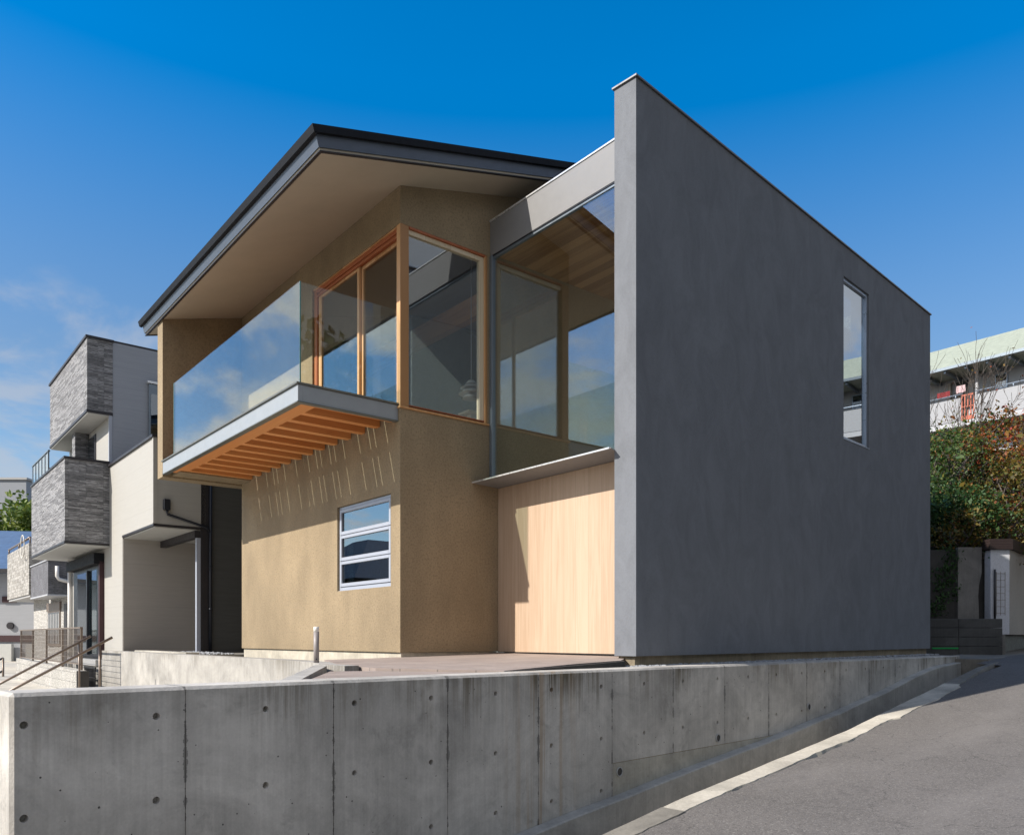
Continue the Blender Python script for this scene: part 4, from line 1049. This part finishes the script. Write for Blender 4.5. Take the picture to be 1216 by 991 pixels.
arf = MB().hexa([(-.55, -45, 13.98), (-.55, 9.6, 13.98), (9.6, 9.6, 13.98), (9.6, -45, 13.98), (-.55, -45, 14.06), (-.55, 9.6, 14.06), (4.4, 9.6, 16.65), (4.4, -45, 16.65)]).build('roof', 'green_roof', ap)
MB().box(-.66, -.552, -45, 9.6, 13.93, 14.06).build('gutter', 'trim_steel', arf)
raf = MB()
for k in range(60): raf.box(-.5, 1.29, 9 - k * .9, 9.1 - k * .9, 13.82, 13.96)
raf.build('rafters', 'trim_steel', arf)
for n_, m_, l_, b0_, b1_, z0_, z1_ in (('laundry', 'red_cloth', 'dark red blanket hung over the apartment balcony rail', -.82, -.25, 12.88, 13.15), ('laundry', 'pink_cloth', 'pale pink sheet drying above the orange balcony gate', -1.5, -1.1, 12.95, 13.28)):
    m = MB(); prev = None
    for k in range(13):
        b_ = b0_ + (b1_ - b0_) * k / 12; r = .02 * math.sin(k * 1.9)
        row = [m.bm.verts.new((.12 + r, b_, z0_ + .01 * math.sin(k))), m.bm.verts.new((.12 + r * .4, b_, z1_)), m.bm.verts.new((.135 + r * .4, b_, z1_)), m.bm.verts.new((.135 + r, b_, z0_ + .01 * math.sin(k)))]
        if prev:
            for j in range(4): m.bm.faces.new([prev[j], row[j], row[(j + 1) % 4], prev[(j + 1) % 4]])
        else: m.bm.faces.new(row)
        prev = row
    m.bm.faces.new(prev)
    solo(m, n_, m_, l_, 'laundry', APT, (.12, (b0_ + b1_) / 2, z0_))

# ------------------------------------------------------------------ trees
def limb(mb, p, d, L, r, depth, tips, spread=.5, up=.15, seg=4, rmin=.004):
    pts = [p.copy()]; rr = [r]; q = p.copy(); dd = d.normalized()
    for i in range(seg):
        dd = (dd + Vector((random.gauss(0, .12), random.gauss(0, .12), random.gauss(0, .08) + up * .15))).normalized()
        q = q + dd * L / seg; pts.append(q.copy()); rr.append(max(rmin, r * (1 - .55 * (i + 1) / seg)))
        if depth <= 1: tips.append((q.copy(), dd.copy()))
    mb.tube(pts, rr, 6 if r > .03 else 4, False)
    if depth > 0:
        n = random.choice((3, 4)) if depth > 1 else random.choice((2, 3, 4))
        for k in range(n):
            t = random.uniform(.35, 1.0); i = min(seg - 1, int(t * seg)); b = pts[i].lerp(pts[i + 1], t * seg - i if t < 1 else 1)
            a = Vector((random.gauss(0, 1), random.gauss(0, 1), random.gauss(0, .6) + up)).normalized()
            nd = (dd + a * spread * 1.6).normalized()
            limb(mb, b, nd, L * random.uniform(.5, .75), max(rmin, rr[i] * .6), depth - 1, tips, spread, up, seg, rmin)
def tree(name, label, base, h, r, mat, nleaf, s, cat='tree', lean=(0, 0), depth=3, group=None, spread=.6, jit=.16, seed=1, crown=None, start=.35):
    random.seed(seed)
    t = thing(name, label, cat, WORLD, base, group)
    mb = MB(); tips = []; B = Vector(base)
    top = B + Vector((lean[0], lean[1], h * .55))
    n = 6; pts = [B + (top - B) * (i / n) + Vector((random.gauss(0, .04), random.gauss(0, .04), 0)) * (i > 0) for i in range(n + 1)]
    mb.tube(pts, [r * (1 - .6 * i / n) for i in range(n + 1)], 8, False)
    for k in range(9):
        tt = start + (1 - start) * k / 8; p = pts[min(n, int(tt * n))]
        ang = k * 2.4 + random.random(); el = .15 + .9 * tt * random.uniform(.6, 1.1)
        limb(mb, p, Vector((math.cos(ang), math.sin(ang), el)), h * .42 * random.uniform(.8, 1.15), r * .45, depth, tips, spread)
    mb.build('trunk', 'bark', t)
    if nleaf:
        lf = MB(); P = [q for q, _ in tips]
        # leave some twigs bare so gaps show between clumps
        random.shuffle(P); P = P[:int(len(P) * .55)]
        for i in range(nleaf):
            c = random.choice(P); leafcloud(lf, [c], 1, s, (jit, jit, jit * .7), .8)
        lf.build('crown', mat, t)
    return t
tree('shrub', 'green leafy shrub pressed against the end of the charcoal wall', (10.3, 19.0, 3.7), 2.6, .07, 'leaf_green', 6500, .05, 'shrub', seed=21, depth=2, jit=.22, start=.1)
tree('shrub', 'olive and yellow shrub hanging over the brown tile coping', (11.3, 18.2, 3.4), 2.2, .06, 'leaf_olive', 6500, .05, 'shrub', seed=22, depth=2, jit=.24, start=.1)
tree('shrub', 'dark green shrub low above the stained concrete wall', (9.9, 18.2, 3.3), 1.7, .05, 'leaf_deep', 8000, .048, 'shrub', seed=23, depth=2, jit=.26, start=.05)
tree('maple_tree', 'autumn tree turning orange and red below the white apartment balcony', (12.6, 19.7, 4.0), 3.1, .12, 'leaf_autumn', 9000, .055, seed=24, depth=3, jit=.2, lean=(-.4, 0), start=.2)
tree('broadleaf_tree', 'green tree behind the autumn tree on the slope', (12.0, 22.5, 4.9), 2.3, .12, 'leaf_green', 11000, .06, seed=25, depth=3, jit=.24, start=.15)
tree('broadleaf_tree', 'olive tree on the slope right of the autumn tree', (17.0, 21.5, 4.5), 3.2, .12, 'leaf_olive', 7000, .085, seed=29, depth=3, jit=.26, start=.15)
tree('maple_tree', 'small orange tree far along the slope to the right', (20.5, 20.0, 4.0), 3.4, .11, 'leaf_autumn', 5000, .085, seed=30, depth=3, jit=.24, start=.15)
tree('broadleaf_tree', 'dark tree filling the slope under the left end of the apartments', (11.6, 25.5, 6.0), 2.2, .12, 'leaf_deep', 8000, .075, seed=31, depth=3, jit=.3, start=.1)
tree('shrub', 'drooping spray of leaves hanging over the ivy-covered wall', (9.75, 17.75, 3.3), 1.0, .03, 'leaf_olive', 1500, .045, 'shrub', seed=71, depth=2, jit=.13, start=.05, lean=(.1, -.5))
# bare cherry tree with long twigs in front of the apartments
random.seed(40)
bt = thing('bare_tree', 'almost bare tree whose thin twigs cross in front of the white apartments', 'tree', WORLD, (9.8, 20.2, 4.0))
mb = MB(); tips = []
for (d, L_, r_) in (((.9, .0, 1.0), 2.4, .05), ((.35, .2, 1.0), 2.5, .045), ((1.0, .1, .55), 2.8, .05), ((.1, .0, 1.0), 2.0, .04), ((1.0, -.1, .7), 3.0, .045), ((.7, .1, .8), 2.9, .045)):
    limb(mb, Vector((9.8 + random.uniform(-.2, .3), 20.2, 4.4)), Vector(d), L_, r_, 3, tips, .42, .5, 6, .0045)
mb.tube([(9.8, 20.2, 3.6), (9.85, 20.2, 4.5)], [.13, .09], 8, False)
mb.build('trunk', 'bark', bt)
lf = MB()
for i in range(130):
    q, _ = random.choice(tips); leafcloud(lf, [q], 1, .045, (.05, .05, .05), .5)
lf.build('leaves', 'leaf_autumn', bt)
# trees far left
tree('broadleaf_tree', 'yellow-green tree rising over the blue tiled roof', (-36.6, 62, 3), 7.6, .3, 'leaf_far', 22000, .24, seed=50, depth=3, jit=.7, start=.1)
tree('broadleaf_tree', 'large green tree at the far left picture edge', (-41.5, 64, 3), 8.6, .35, 'leaf_far', 20000, .24, seed=51, depth=3, jit=.8, start=.1)

lh = thing('lane_house', 'low house with a dark hipped roof across the lane, mirrored in the three-light window', 'house', HOUSE, (-13, 24.5, 0))
MB().box(-16, -10.5, 20.5, 28.5, -2, 4.0).build('wall', 'siding_dark', lh)
MB().hexa([(-16.7, 19.8, 4.0), (-9.8, 19.8, 4.0), (-9.8, 29.2, 4.0), (-16.7, 29.2, 4.0), (-14.0, 23.8, 6.1), (-12.6, 23.8, 6.1), (-12.6, 25.2, 6.1), (-14.0, 25.2, 6.1)]).build('roof', 'dark_roof_metal', lh)
random.seed(60)
wd = MB()
for i in range(26000):
    y = random.uniform(-16, 8.5); x = random.uniform(13, 19) + max(0, y) * .35; z = random.uniform(.2, 1) ** .8 * (11.5 + 2.0 * noise.noise(Vector((y * .35, 0, 0))) + noise.noise(Vector((y * 1.4, 3, 0))))
    leafcloud(wd, [(x, y, z)], 1, .26, (.1, .1, .1), .3)
solo(wd, 'woodland', 'leaf_deep', 'dense dark wood across the road, seen mirrored in the corner window', 'woodland', WORLD, kind='stuff')

for o in bpy.data.objects:
    if '_base' in o: del o['_base']
